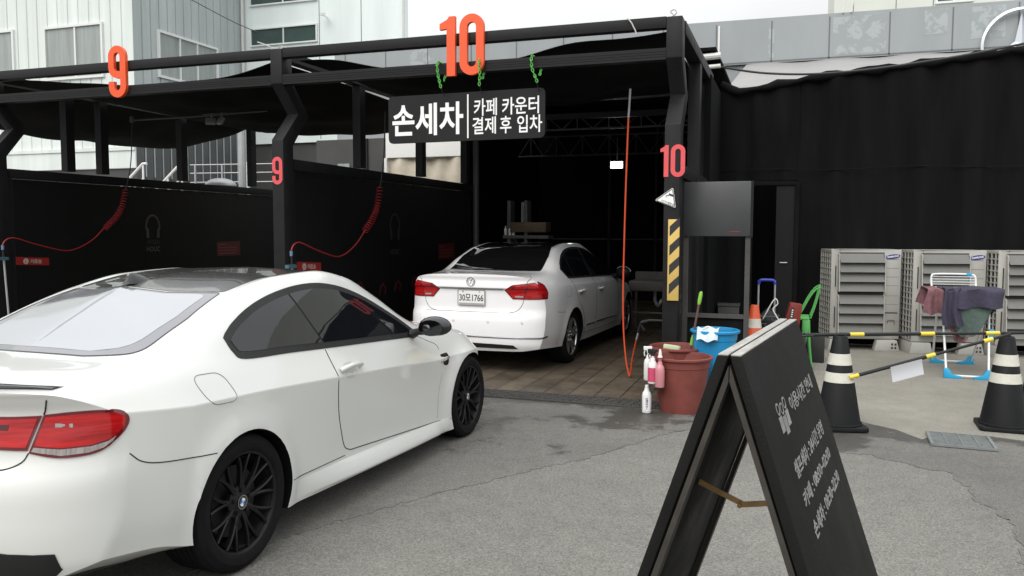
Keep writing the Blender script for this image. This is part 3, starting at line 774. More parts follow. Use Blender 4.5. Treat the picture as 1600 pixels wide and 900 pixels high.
G = thing('showroom_building', 'long grey panelled building with peeling fascia behind the net wall', 'building', (-12, 20, 0))
m = MB(); m.bb(0, 21, 0, 8, 0, 5.50); m.build('wall', GREYP, G, smooth=False)
m = MB()
zt = lambda x: 6.56-.0065*x*1.0
m.add([V3(0, -.08, 5.51), V3(21, -.08, 5.51), V3(21, -.08, 6.46), V3(0, -.08, 6.60), V3(0, .3, 5.51), V3(21, .3, 5.51), V3(21, .3, 6.46), V3(0, .3, 6.60)], [(0, 1, 2, 3), (7, 6, 5, 4), (3, 2, 6, 7), (0, 4, 5, 1), (0, 3, 7, 4), (1, 5, 6, 2)])
fa = m.build('fascia', GREYP, G, smooth=False)
x = .33; i = 0
m = MB()
while x < 21: m.bb(x-.014, x+.014, -.085, -.0805, 5.53, 6.45); x += 1.235
m.bb(0, 21, -.085, -.0805, 5.53, 5.56); m.build('joint_row', JOINT, fa)['kind'] = 'stuff'
rr = random.Random(5)
for x0, x1, z0, z1 in ((12.75, 13.85, 5.6, 6.42), (14.6, 15.05, 5.9, 6.44), (15.5, 16.15, 5.75, 6.42), (11.38, 11.5, 5.62, 6.3), (2.3, 2.9, 5.7, 6.45)):
    m = MB(); m.bb(x0, x1, -.083, -.0802, z0, z1); m.build('peeled_paint', PEEL, fa)
m = MB(); m.bb(10.25, 10.29, -.10, -.0805, 5.6, 6.42); m.build('white_strip', WHITE, fa)
m = MB(); m.lathe([(.70, -.06), (.75, -.05), (.75, .03), (.70, .03)], 48, (16.42, -.18, 5.56), 'y', closed=True)
for a in (0, 2*pi/3, 4*pi/3):
    d = V3(sin(a), 0, cos(a)); n_ = V3(cos(a), 0, -sin(a)); c0 = V3(16.42, -.16, 5.56)
    P = [c0+n_*.12, c0-n_*.12, c0+d*.70, c0+V3(0, -.09, 0), c0+V3(0, .05, 0)]
    m.add(P, [(0, 2, 3), (2, 1, 3), (0, 4, 2), (2, 4, 1)])
m.build('star_emblem', mat('satin_metal', (.62, .66, .70), .3, metal=.6), G)
# lean-to roof running from the net wall up to the fascia
m = MB(); m.grid(lambda u, v: V3(10.9+10*u, -6.6+6.52*v, 3.80+.28*u*(1-v)+1.70*v+.02*sin(u*40)), 60, 10); m.build('lean_to_roof', ROOFM, G, solid=.03, angle=60)
far = thing('rooftop_block', 'cream block with a small window rising behind the grey fascia', 'building', (1.15, 30, 0))
m = MB(); m.bb(0, 14, 0, 6, 0, 14); m.build('wall', mat('cream_wall', (.62, .64, .58), .7, noise=.04, nscale=.8), far, smooth=False)
m = MB()
for x in (.6, 1.9, 3.0): m.bb(x-.012, x+.012, -.006, -.0005, 0, 14)
m.build('joint', JOINT, far)
window(far, 3.05, 4.15, 9.0, 9.75, fnA, (.5,), PANEG)
m = MB()
for x in (.95, 1.12): m.tube([(x, 19.9, 6.5), (x+.1, 20.0, 7.2), (x+.1, 20.3, 7.3)], .02, 6)
o = m.build('roof_ladder', PVC, None); tag(o, 'thin white ladder top above the grey fascia', 'ladder')

# white shed with beige tarpaulin seen over the partition
S_ = thing('tarpaulin_shed', 'white framed shed hung with a beige tarpaulin, seen under the hanging sign', 'shed', (-8.4, 16, 0))
m = MB(); m.bb(0, 2.3, 0, .25, 3.22, 3.75); m.build('header_panel', WHITE, S_)
m = MB(); m.grid(lambda u, v: V3(.02+2.2*u, .1+.035*sin(u*31+2*sin(v*3))+.05*sin(u*9+v*4), 3.21*v), 60, 14); m.build('tarpaulin', mat('beige_tarpaulin', (.64, .58, .47), .7, noise=.16, nscale=2.5), S_, angle=80, solid=.01)
for x in (-.03, 2.27): m = MB(); m.bb(x, x+.06, -.02, .26, 0, 3.215); m.build('post', WHITE, S_)
Wd = thing('shaded_base_panel', 'dark panel added for the shaded base of the office block, over the partition between bays 9 and 10', 'wall', (-11.4, 18, 0))  # added dark panel in place of the office block's shaded base
m = MB(); m.bb(0, 2.9, 0, .2, 0, 3.9); m.build('wall', SHADEW, Wd); m = MB(); m.bb(.62, .95, -.03, .002, 2.95, 3.3); m.build('small_window', PANE, Wd)
m = MB(); m.bb(1.35, 1.47, -.05, -.002, 0, 3.9); m.build('pilaster', STEEL, Wd)

# white handrails and entrance stair beside the clad building
def handrail(label, x0):
    t = thing('stair_handrail', label, 'handrail', (x0, 17, 0), 0, 'white stair handrails beside the clad building')
    m = MB(); m.tube([(-.9, 0, 2.62), (0, 0, 3.355), (.12, 0, 3.355)], .035, 8); m.build('top_rail', WHITE, t)
    m = MB(); m.tube([(-.6, 0, 2.5), (0, 0, 2.98)], .022, 6); m.build('lower_rail', WHITE, t)
    for x in (-.45, 0): m = MB(); m.tube([(x, 0, 2.2), (x, 0, 3.32+x*.8)], .026, 6); m.build('baluster', WHITE, t)
    return t
handrail('left white sloping handrail of the stair beyond the far partition', -15.95); handrail('right white sloping handrail of the stair beyond the far partition', -14.72)
t = thing('landing_railing', 'thin horizontal railing on the landing right of the stair', 'railing', (-14.5, 17.05, 0))
for z in (3.29, 3.08, 2.85): m = MB(); m.tube([(0, 0, z), (3.4, .4, z)], .014, 6); m.build('rail', ALU, t)
for i in range(5): m = MB(); m.tube([(.15+i*.75, .09*i, 2.2), (.15+i*.75, .09*i, 3.28)], .022, 6); m.build('baluster', ALU, t)
st = thing('entrance_stair', 'grey landing and steps of the clad building beyond bay 9', 'stair', (-17.9, 17, 0))
for k in range(4): m = MB(); m.bb(1.2-.3*k, 4.6, 0+.25*k, 1.9, .55*k, .55*(k+1)-.004); m.build('step', WALLS, st)
m = MB(); m.tube([(-12.05, 15.9, 0), (-12.05, 15.9, 4.2)], .09, 10); o = m.build('steel_pole', ALU, None); tag(o, 'pale steel pole standing just left of the column numbered 9', 'pole')
m = MB(); m.grid(lambda u, v: V3(-11.95+.36*cos(2*pi*u)*cos(v*pi/2), 15+.3*sin(2*pi*u)*cos(v*pi/2), 2.62+.17*sin(v*pi/2)), 24, 6); m.bb(-12.05, -11.85, 14.9, 15.1, 0, 2.615); o = m.build('vent_dome', ALU, None); tag(o, 'low pale dome of a vent above the far partition, left of the steel pole', 'vent')

# pipes at the top right corner of the frame, cables
for z, x1, r, lab in ((4.02, -.98, .045, 'upper pale pipe sticking out behind the right front column'), (3.88, -.98, .03, 'lower thin pale pipe behind the right front column')):
    m = MB(); m.tube([(-2.2, 11.6, z-.03), (x1, 11.6, z+.02)], r, 10); o = m.build('pipe', PVC, None); tag(o, lab, 'pipe')
def cable(label, pts, r, m_=None, name='cable'):
    m = MB(); m.tube(crom(pts, 8), r, 6); o = m.build(name, m_ or mat('cable_black', (.03, .03, .03), .6), None); return tag(o, label, 'cable')
cable('black cable sagging across the top of the net wall', [(-1.12, 11.9, 3.97), (-.4, 12, 3.84), (.46, 12.05, 3.80), (1.6, 12.05, 3.88), (2.7, 12.05, 4.03), (4.2, 12, 4.3)], .016)
cable('thin cable slanting down the side of the clad building', [(-17.6, 18.9, 8.9), (-16.79, 20, 8.36), (-15.7, 20.5, 7.75), (-14.9, 21, 7.4)], .012)
def frame_root(name, label, x, y, rz): return thing(name, label, 'car', (x, y, 0), rz)

def roundel(parent, loc, R, nrm='x', sd=1):
    """round four-quarter emblem on a wheel hub"""
    a = MB(); a.lathe([(.001, .002), (R, .002), (R*1.02, 0), (R*1.02, -.006)], 32, (0, 0, 0), 'x')
    o = a.build('emblem', GLOSSBLK, parent); o.location = loc
    b = MB(); b.lathe([(R*.93, .0022), (R*.93, .0036), (R, .0036), (R, .0022)], 32, (0, 0, 0), 'x', closed=True); b.build('emblem_ring', CHROME, o)
    for k in range(4):
        q = MB(); n = 10; P = [V3(.0036, 0, 0)]+[V3(.0036, R*.6*cos(pi/2*(k+i/n)+.3), R*.6*sin(pi/2*(k+i/n)+.3)) for i in range(n+1)]
        q.add(P+[p-V3(.0016, 0, 0) for p in P], [tuple(range(n+2)), tuple(range(n+2, 2*n+4))[::-1]])
        q.build('emblem_quarter', [WHITE, BLUE][k % 2], o)
    return o

# ------------------------------------------------------------------ white coupe in front
def make_coupe():
    root = frame_root('coupe', 'pearl white two-door coupe with black roof and black spoked wheels in the foreground', -3.362, 3.264, radians(-1.31))
    wd = (.0, .334, .358, .022); wf = (2.761, .327, .353, .022)
    rows = [
     ([(0, 0)], [(-1.05, .24), (0, .19), (3, .17), (3.5, .22)]),
     ([(-1.05, .62), (-.5, .70), (0, .72), (3, .72), (3.5, .55)], [(-1.05, .26), (-.5, .22), (0, .19), (3, .16), (3.5, .22)]),
     ([(-1.05, .80), (-.6, .845), (0, .86), (.45, .865), (1.2, .868), (2.4, .852), (2.76, .85), (3.2, .80), (3.5, .66)],
      [(-1.05, .335), (-.7, .30), (-.4, .25), (0, .22), (.42, .195), (1.2, .165), (2.4, .128), (3.2, .17), (3.5, .22)]),
     ([(-1.05, .835), (-.6, .872), (0, .888), (.45, .875), (1.2, .842), (2.2, .848), (2.76, .872), (3.2, .82), (3.5, .68)],
      [(-1.05, .47), (-.4, .42), (.42, .345), (1.2, .30), (2.4, .25), (3.2, .30), (3.5, .34)]),
     ([(-1.05, .845), (-.6, .878), (-.2, .892), (.1, .892), (.5, .876), (1.2, .858), (2.0, .858), (2.76, .878), (3.2, .82), (3.5, .69)],
      [(-1.05, .66), (-.4, .64), (.42, .58), (1.2, .53), (2.4, .47), (3.2, .48), (3.5, .48)]),
     ([(-1.05, .82), (-.6, .868), (-.3, .882), (.1, .884), (.5, .884), (1.2, .878), (2.0, .872), (2.76, .876), (3.2, .79), (3.5, .66)],
      [(-1.05, .915), (-.6, .888), (-.3, .876), (.2, .852), (.8, .81), (1.5, .762), (2.3, .70), (2.76, .70), (3.2, .665), (3.5, .60)]),
     ([(-1.05, .735), (-.7, .755), (-.3, .775), (.1, .79), (.84, .795), (1.85, .795), (2.3, .79), (2.76, .775), (3.2, .69), (3.5, .56)],
      [(-1.05, .995), (-.7, 1.02), (-.3, 1.035), (.1, 1.012), (.84, .968), (1.85, .906), (2.3, .872), (2.76, .835), (3.2, .765), (3.5, .66)]),
     ([(-1.05, .64), (-.7, .655), (-.45, .655), (-.1, .655), (.1, .645), (.34, .63), (.7, .612), (1.1, .608), (1.4, .62), (1.7, .655), (2.0, .70), (2.3, .715), (2.76, .68), (3.2, .60), (3.5, .48)],
      [(-1.05, 1.025), (-.7, 1.048), (-.45, 1.066), (-.1, 1.16), (.1, 1.225), (.34, 1.29), (.7, 1.352), (1.1, 1.362), (1.4, 1.308), (1.7, 1.18), (2.0, 1.02), (2.3, .92), (2.76, .872), (3.2, .80), (3.5, .68)]),
     ([(-1.05, .40), (-.45, .44), (-.1, .46), (.4, .45), (1.1, .43), (1.5, .45), (2.3, .50), (2.76, .46), (3.5, .3)],
      [(-1.05, 1.035), (-.7, 1.06), (-.42, 1.08), (-.1, 1.195), (.1, 1.268), (.36, 1.336), (.7, 1.385), (1.1, 1.398), (1.42, 1.36), (1.75, 1.22), (2.05, 1.07), (2.3, .965), (2.5, .94), (2.9, .885), (3.25, .805), (3.5, .69)]),
     ([(0, 0)],
      [(-1.05, 1.04), (-.75, 1.066), (-.48, 1.088), (-.2, 1.21), (.12, 1.345), (.4, 1.390), (.8, 1.412), (1.15, 1.414), (1.45, 1.375), (1.8, 1.24), (2.1, 1.09), (2.36, .98), (2.5, .962), (2.9, .905), (3.25, .82), (3.5, .69)]),
    ]
    cfg = dict(rows=rows, ends=(-1.05, 3.53), n=130, corners=[1, 2, 5], wheels=[wd, wf], sharp=33,
               rear=dict(start=-.33, k=.66, w=.90, prof=[(.2, .10), (.36, .015), (.5, 0), (.60, .0), (.68, .012), (.75, .05), (.82, .058), (.93, .075), (1.0, .045), (1.03, .03), (1.1, .03)]),
               front=dict(start=2.95, k=.42, w=.75, p=3, prof=[(.2, .06), (.3, 0), (.55, .02), (.7, .08)]))
    c = Car(root, cfg, PAINT, WELL)
    T = c.top(); B = c.back(); F = c.frontm()
    c.patch('roof', rpoly([(-.505, .335, .03), (-.25, .215), (0, .17), (.25, .215), (.505, .335, .03), (.50, .7), (.50, 1.1), (.52, 1.42, .05), (0, 1.52), (-.52, 1.42, .05), (-.50, 1.1), (-.50, .7)]), T, CARBON, .003, .06)
    og = rpoly([(-.50, .315, .03), (-.25, .195), (0, .15), (.25, .195), (.50, .315, .03), (.56, 0), (.575, -.33, .07), (.35, -.43), (0, -.465), (-.35, -.43), (-.575, -.33, .07), (-.56, 0)])
    rw = c.patch('rear_window', og, T, GLASSBAND, .002, .05)
    c.patch('glass', rpoly([(-.455, .265, .06), (-.25, .17), (0, .125), (.25, .17), (.455, .265, .06), (.495, 0), (.49, -.285, .09), (.33, -.375), (0, -.41), (-.33, -.375), (-.49, -.285, .09), (-.495, 0)]), T, REARGLASS, .0035, .05, rw)
    ws = c.patch('windscreen', rpoly([(-.54, 1.5, .05), (0, 1.57), (.54, 1.5, .05), (.65, 1.95), (.70, 2.24, .06), (0, 2.37), (-.70, 2.24, .06), (-.65, 1.95)]), T, GLASS, .003, .06)
    fb = MB()
    c.pline(og, T, .004, .001, fb, .05, closed=True)
    fb.build('window_seal', GLOSSBLK, rw)
    out = crom([(.058, 1.125), (.075, 1.055), (.14, 1.012), (.5, .992), (.84, .970), (1.4, .936), (1.85, .908), (2.03, .898)], 5)[:-1]
    out += [V3(2.03, .898, 0)]+crom([(2.0, .945), (1.85, 1.04), (1.55, 1.192), (1.3, 1.285), (1.05, 1.333), (.8, 1.335), (.55, 1.305), (.33, 1.252), (.17, 1.19), (.085, 1.145)], 5)
    out = [(p[0], p[1]) for p in out]
    for sd in (1, -1):
        S = c.side(sd)
        tr = c.patch('side_window', out, S, BLACKPL, .004, .05)
        ins = inset(out, .026)
        def clip(poly, side):
            o = []
            f = lambda p: (p[0]-(.855-(p[1]-.97)*.52))*side
            for i in range(len(poly)):
                a, b = poly[i], poly[(i+1) % len(poly)]; fa, fb_ = f(a), f(b)
                if fa >= 0: o.append(a)
                if fa*fb_ < 0:
                    t = fa/(fa-fb_); o.append((a[0]+(b[0]-a[0])*t, a[1]+(b[1]-a[1])*t))
            return o
        qa = inset(clip(ins, -1), .008); qb = inset(clip(ins, 1), .008)
        c.patch('glass', qa, S, GLASS, .0065, .05, tr); c.patch('glass', qb, S, GLASS, .0065, .05, tr)
        # seams of door, fender, bumper, skirt
        m = SeamSet()
        c.line([(.835, .966), (.842, .85), (.848, .70), (.865, .58), (.90, .47), (.945, .37), (1.01, .335)], S, .0032, .0, m)
        c.line([(1.01, .335), (1.1, .325), (1.7, .277), (2.3, .232)], S, .0032, 0, m)
        c.line([(2.3, .232), (2.43, .222)], S, .002, 0, m)
        c.line([(-.66, .745), (-.61, .70), (-.52, .672), (-.345, .650), (-.225, .640)], S, .0028, 0, m)
        c.line([(.37, .338), (.6, .328), (.95, .315)], S, .0026, 0, m)
        c.line([(2.01, .90), (2.13, .855), (2.25, .81), (2.27, .77)], S, .002, 0, m)
        m.build('panel_gap', SEAM, root)
        m = SeamSet(); c.line([(2.27, .60), (2.225, .45), (2.23, .26)], S, .0016, 0, m)
        m.build('panel_gap', SOFTSEAM, root)
        if sd > 0:
            m = MB(); c.pline(rpoly([(-.275, .995, .06), (-.075, .985, .06), (-.03, .845, .06), (-.225, .855, .06)]), S, .0024, 0, m, .03, closed=True)
            m.build('fuel_flap', SOFTSEAM, root)
        # skirt blade: a raised lip that runs out before the rear wheel
        m = MB()
        def sk(u, v):
            s_ = .42+(2.42-.42)*u; p = c.on(S, s_, .315-.045*u-.0*v, 0) or V3(sd*.86, s_, .3)
            z0 = .318-.085*u; z1 = .205-.075*u; amp = .038*min(1, u*3.2)*min(1, (1-u)*8)
            zz = z0+(z1-z0)*v
            q = c.on(S, s_, zz, 0); x = abs(q.x) if q else .86
            return V3(sd*(x+.001+amp*sin(pi*min(1., v*.72))**.8*(1 if v < .99 else .6)), s_, zz)
        m.grid(sk, 50, 12); m.build('side_skirt', PAINT, root, angle=60)
        # handle over a greyer patch, the shade of its recess put into the colour
        rc = c.patch('door_handle', rpoly([(.93, .868, .05), (1.06, .868, .05), (1.06, .778, .05), (.93, .778, .05)], 8), S, mat('handle_recess_shade', (.5, .5, .49), .35, coat=.6), .0012, .03)
        hp = [c.on(S, a, b, o) for a, b, o in ((.885, .834, .006), (.91, .836, .026), (.98, .838, .036), (1.05, .836, .034), (1.10, .832, .024), (1.115, .830, .006))]
        hm = MB(); hm.tube(crom(hp, 6), .0155, 10); hm.build('grip', PAINT, rc, angle=60)
        # fender gill with blade
        gl = c.patch('fender_vent', rpoly([(2.255, .735, .012), (2.385, .735, .03), (2.375, .64, .035), (2.295, .648, .03)]), S, GLOSSBLK, .002, .03)
        bp = [c.on(S, a, b, o) for a, b, o in ((2.245, .683, .004), (2.30, .692, .014), (2.36, .70, .012))]
        bm_ = MB(); bm_.tube(crom(bp, 4), [.005]*4+[.008]*5, 8); bm_.build('blade', mat('satin_blade', (.35, .35, .36), .3, metal=.9), gl)
        # mirror
        mm = MB()
        def mir(u, v):
            a = 2*pi*u; k = sin(pi*v)**.55; yy = 1.83+.165*v
            return V3(sd*(.985+.118*k*cos(a)), yy+.012*cos(a), .985+.075*k*sin(a)*(1 if sin(a) > 0 else .85))
        mm.grid(mir, 24, 12); mo = mm.build('wing_mirror', GLOSSBLK, root, angle=60)
        ml_ = MB(); ml_.tube([V3(sd*.80, 1.92, .925), V3(sd*.85, 1.92, .945), V3(sd*.90, 1.91, .955)], [.035, .025, .03], 8); ml_.build('mirror_arm', BLACKPL, mo)
        mg = MB(); mg.prism([(.0+.092*cos(t*pi/8), .056*sin(t*pi/8)) for t in range(16)], lambda u, v, d: V3(sd*(.985+u), 1.838-d, .985+v), 0, .004); mg.build('mirror_glass', mat('mirror_glass', (.05, .052, .055), .05, metal=1.), mo)
        # tail lamp, wrapped round the corner: outer piece and the piece on the boot lid
        C = c.cyl(sd, -.45, .40)
        ol = rpoly([(29.5, .937, .0), (48, .943), (64.5, .921, .03), (66, .885, .03), (57.5, .80, .03), (48.5, .767, .015), (36, .765), (23.5, .79, .0)], 5)
        LAMP = [tuple(q[:2]) for q in crom([(29.5, .937, 0), (40, .942, 0), (51, .940, 0), (59, .930, 0), (63, .916, 0), (65, .897, 0), (65, .872, 0), (62.5, .842, 0), (58.5, .812, 0), (54, .784, 0), (49, .769, 0), (42, .764, 0), (34, .767, 0), (23.5, .79, 0)], 4)]
        def dg(poly): return [(p[0], p[1]) for p in poly]
        A = 130.
        def cp(name, poly, m_, off, par): return c.patch(name, [(p[0]/A, p[1]) for p in poly], (lambda u, v: C(u*A, v)), m_, off, .028, par)
        la = cp('tail_lamp', LAMP, REDD, .006, root)
        cp('red_lens', [(30.0, .926), (42, .931), (52, .929), (59, .919), (62, .906), (63.2, .890), (62.4, .864), (59.5, .838), (56, .820), (48, .806), (36, .804), (26.0, .818)], REDL, .0085, la)
        cp('clear_lens', [(25.6, .812), (36, .799), (48, .800), (55, .811), (58.6, .828), (57, .810), (53, .788), (47, .776), (36, .774), (24.6, .796)], CLEARL, .0085, la)
        cp('reflector', [(34, .900), (41, .895), (41, .880), (34, .885)], CLEARL, .0095, la)
        lb = cp('boot_lamp', [(-1, .918), (3, .928), (28.6, .934), (22.8, .80), (10, .803), (-1, .812)], REDD, .006, root)
        cp('red_lens', [(0.5, .909), (4, .918), (27, .923), (22.4, .812), (10, .815), (.5, .823)], REDL, .0085, lb)
        cp('reflector', [(7, .898), (15, .899), (14.5, .876), (7, .877)], mat('lamp_dark', (.06, .004, .006), .2, coat=1.), .0095, lb)
        # boot shut line
        m = SeamSet(); c.line([(31.5, .998), (30.2, .955), (29.3, .937)], C, .0035, 0, m, 3); c.line([(23.2, .79), (20.5, .755), (13, .728), (0, .725)], C, .003, 0, m, 4); m.build('panel_gap', SEAM, root)
        # parking sensor, headlight
        pm = MB(); ce = c.on(B, sd*.50, .622, .0)
        if ce: pm.lathe([(.011, -.003), (.012, .003), (.0135, .003), (.0135, -.003)], 16, ce, 'y', closed=True); pm.build('parking_sensor', SOFTSEAM, root)
        FC = c.cyl(sd, 2.95, .35, True)
        hl = c.patch('headlight', [(p[0]/A, p[1]) for p in [(8, .56), (20, .53), (50, .57), (66, .64), (45, .66), (20, .64), (9, .62)]], (lambda u, v: FC(u*A, v)), mat('headlight_glass', (.25, .26, .28), .08, coat=1.), .004, .04)
    # lip spoiler along the boot edge
    m = MB()
    def lip(u, v):
        x = -.66+1.32*u; p = c.on(T, x, 0, 0); e = (abs(x)/.66)
        yy = -.985+.155*e**3; q = c.on(T, x, yy, 0); z = q.z if q else 1.03
        a = [(-.012, .002), (-.02, .022*(1-.75*e**3)), (.004, .026*(1-.75*e**3)), (.06, .001)][min(3, int(v*3+.5))]
        return V3(x, yy+a[0]-.01, z+a[1])
    m.grid(lip, 40, 3); m.build('boot_spoiler', mat('carbon_lip', (.02, .02, .03), .25, coat=.6), root)
    # bumper details
    c.patch('rear_diffuser', [(-.72, .20), (-.70, .395), (-.5, .412), (0, .42), (.5, .412), (.70, .395), (.72, .20)], B, BLACKPL, .006, .05)
    for x in (-.42, -.33, .33, .42):
        e = MB(); p = c.on(B, x, .30, 0); e.lathe([(.034, -.03), (.038, -.03), (.038, .10), (.034, .10), (.032, .02), (.001, .02)], 20, p or (x, -1, .3), 'y'); e.build('exhaust_tip', CHROME, root)
    m = SeamSet()
    c.line([(-.80, .585), (-.45, .46), (0, .445), (.45, .46), (.80, .585)][1:4], B, .003, .0, m); m.build('crease_shade_line', SOFTSEAM, root)  # grey line drawn for the shading along the bumper's crease
    c.patch('number_plate', rpoly([(-.26, .77, .01), (.26, .77, .01), (.26, .66, .01), (-.26, .66, .01)]), B, WHITE, .012, .05)
    c.patch('grille', rpoly([(-.24, .62, .05), (.24, .62, .05), (.22, .46, .05), (-.22, .46, .05)]), F, BLACKPL, .006, .05)
    c.patch('bumper_intake', rpoly([(-.5, .40, .05), (.5, .40, .05), (.55, .27, .05), (-.55, .27, .05)]), F, BLACKPL, .005, .05)
    # shark-fin aerial
    p = c.on(T, 0, .27, 0); m = MB()
    def fin(u, v):
        yy = -.125+.25*u; h = .066*sin(min(1, (u)*3.0)*pi/2)*(1-.75*u**1.6); wdt = .026*(1-v)**.7*sin(pi*min(1, .12+u*.88))**.5
        return V3(p.x+wdt, p.y+yy*(1-.25*v)-.02*v, p.z-.008+h*v+.02*(.27-yy-.27)*0)
    def finl(u, v): q = fin(u, v); return V3(2*p.x-q.x, q.y, q.z)
    m.grid(fin, 18, 6); m.grid(finl, 18, 6); m.build('aerial_fin', GLOSSBLK, root, angle=50)
    for sd in (1, -1):
        for (y, R, rr, wdt) in ((0, .334, .247, .265), (2.761, .327, .244, .25)):
            wh = make_wheel(root, sd*.885, y, R, rr, wdt, sd, 'y', (TYRE, BLACKRIM, DISC))
            roundel(wh, (-.0225, 0, 0), .034)
    return root
make_coupe()

# ------------------------------------------------------------------ white saloon inside the bay
def make_saloon():
    root = frame_root('saloon', 'white four-door saloon with black roof and silver wheels parked inside bay 10', -3.443, 9.873, radians(-2.97))
    wd = (.0, .334, .368, .012); wf = (2.803, .334, .368, .012)
    rows = [
     ([(0, 0)], [(-1.14, .26), (0, .20), (3.4, .20), (3.7, .24)]),
     ([(-1.14, .60), (-.5, .70), (0, .72), (3, .72), (3.7, .5)], [(-1.14, .27), (-.5, .23), (0, .20), (3.4, .19), (3.7, .24)]),
     ([(-1.14, .80), (-.6, .84), (0, .85), (1.2, .85), (2.4, .85), (3.2, .82), (3.7, .62)], [(-1.14, .30), (-.5, .265), (0, .24), (1.2, .225), (2.4, .225), (3.2, .22), (3.7, .24)]),
     ([(-1.14, .845), (-.6, .885), (0, .893), (1.2, .885), (2.4, .885), (2.8, .89), (3.2, .85), (3.7, .65)], [(-1.14, .47), (0, .42), (1.2, .38), (2.4, .38), (3.2, .40), (3.7, .40)]),
     ([(-1.14, .855), (-.6, .893), (0, .905), (1.2, .905), (2.4, .90), (2.8, .895), (3.2, .85), (3.7, .66)], [(-1.14, .68), (0, .66), (1.2, .64), (2.4, .62), (3.2, .58), (3.7, .55)]),
     ([(-1.14, .825), (-.6, .878), (0, .892), (1.2, .895), (2.4, .885), (2.8, .87), (3.2, .81), (3.7, .62)], [(-1.14, .94), (-.6, .955), (0, .945), (1.2, .915), (2.0, .885), (2.8, .82), (3.2, .75), (3.7, .64)]),
     ([(-1.14, .76), (-.6, .80), (0, .83), (1.2, .835), (2.04, .825), (2.5, .80), (3.2, .70), (3.7, .52)], [(-1.14, 1.075), (-.6, 1.085), (-.1, 1.065), (.3, 1.045), (1.2, 1.02), (2.04, .99), (2.5, .94), (3.2, .83), (3.7, .68)]),
     ([(-1.14, .66), (-.7, .69), (-.45, .70), (-.1, .67), (.25, .625), (.7, .60), (1.2, .60), (1.6, .625), (2.0, .685), (2.35, .735), (2.8, .66), (3.3, .56), (3.7, .42)],
      [(-1.14, 1.12), (-.7, 1.135), (-.45, 1.155), (-.1, 1.30), (.25, 1.405), (.7, 1.448), (1.2, 1.44), (1.6, 1.345), (2.0, 1.16), (2.35, 1.0), (2.8, .93), (3.3, .84), (3.7, .70)]),
     ([(-1.14, .42), (-.5, .46), (.2, .44), (1.2, .43), (2.3, .52), (3.7, .28)],
      [(-1.14, 1.145), (-.7, 1.15), (-.5, 1.165), (-.1, 1.33), (.22, 1.44), (.7, 1.48), (1.2, 1.475), (1.6, 1.385), (2.0, 1.205), (2.35, 1.045), (2.6, 1.0), (3.0, .94), (3.4, .84), (3.7, .71)]),
     ([(0, 0)], [(-1.14, 1.155), (-.7, 1.16), (-.54, 1.17), (-.15, 1.335), (.1, 1.44), (.4, 1.478), (.8, 1.49), (1.2, 1.487), (1.6, 1.40), (2.0, 1.225), (2.4, 1.055), (2.6, 1.02), (3.0, .955), (3.4, .85), (3.7, .71)]),
    ]
    cfg = dict(rows=rows, ends=(-1.14, 3.73), n=130, corners=[1, 2], wheels=[wd, wf], sharp=33,
               rear=dict(start=-.45, k=.38, w=.925, prof=[(.25, .05), (.36, .0), (.55, -.01), (.66, -.005), (.72, .025), (.80, .03), (.95, .028), (.985, .02), (1.0, .0), (1.08, .01), (1.13, .0), (1.16, .0)]),
               front=dict(start=3.1, k=.42, w=.75, p=3, prof=[(.2, .06), (.3, 0), (.55, .02), (.7, .08)]))
    c = Car(root, cfg, PAINT2, WELL)
    T = c.top(); B = c.back(); F = c.frontm()
    c.patch('roof', rpoly([(-.52, .25, .03), (0, .12), (.52, .25, .03), (.505, .7), (.505, 1.2), (.52, 1.45, .04), (0, 1.52), (-.52, 1.45, .04), (-.505, 1.2), (-.505, .7)]), T, BLACKROOF, .003, .06)
    c.patch('rear_window', rpoly([(-.515, .235, .03), (0, .105), (.515, .235, .03), (.585, -.1), (.61, -.47, .04), (.3, -.545), (0, -.565), (-.3, -.545), (-.61, -.47, .04), (-.585, -.1)]), T, mat('rear_glass', (.008, .008, .009), .02, ior=1.6, spec=.8), .004, .05)
    c.patch('windscreen', rpoly([(-.53, 1.53, .05), (0, 1.6), (.53, 1.53, .05), (.62, 1.9), (.70, 2.26, .06), (0, 2.42), (-.70, 2.26, .06), (-.62, 1.9)]), T, GLASS, .003, .06)
    out = [tuple(p[:2]) for p in crom([(-.17, 1.175, 0), (-.08, 1.09, 0), (.0, 1.062, 0), (.5, 1.045, 0), (1.2, 1.022, 0), (2.12, .992, 0)], 5)]
    out += [tuple(p[:2]) for p in crom([(2.08, 1.03, 0), (1.85, 1.17, 0), (1.55, 1.31, 0), (1.25, 1.395, 0), (.9, 1.428, 0), (.5, 1.42, 0), (.15, 1.35, 0), (-.08, 1.25, 0)], 5)]
    for sd in (1, -1):
        S = c.side(sd)
        tr = c.patch('side_window', out, S, BLACKPL, .003, .05)
        g = MB(); c.pline(out, S, .006, .004, g, .04, closed=True); g.build('chrome_strip', CHROME, tr)
        ins = inset(out, .022)
        def clipx(poly, lo, hi):
            for lim, sg in ((lo, 1), (hi, -1)):
                o = []; f = lambda p: (p[0]-lim)*sg
                for i in range(len(poly)):
                    a, b = poly[i], poly[(i+1) % len(poly)]; fa, fb_ = f(a), f(b)
                    if fa >= 0: o.append(a)
                    if fa*fb_ < 0: t = fa/(fa-fb_); o.append((a[0]+(b[0]-a[0])*t, a[1]+(b[1]-a[1])*t))
                poly = o
            return poly
        for lo, hi in ((-.5, .19), (.215, .93), (1.01, 2.4)):
            c.patch('glass', inset(clipx(ins, lo, hi), .003), S, GLASS, .0055, .05, tr)
        m = SeamSet()
        c.line([(.97, 1.03), (.975, .8), (.97, .5), (.965, .33)], S, .0026, 0, m)
        c.line([(.0, 1.06), (.03, .98), (.16, .80), (.30, .66), (.44, .50), (.47, .33)], S, .0026, 0, m)
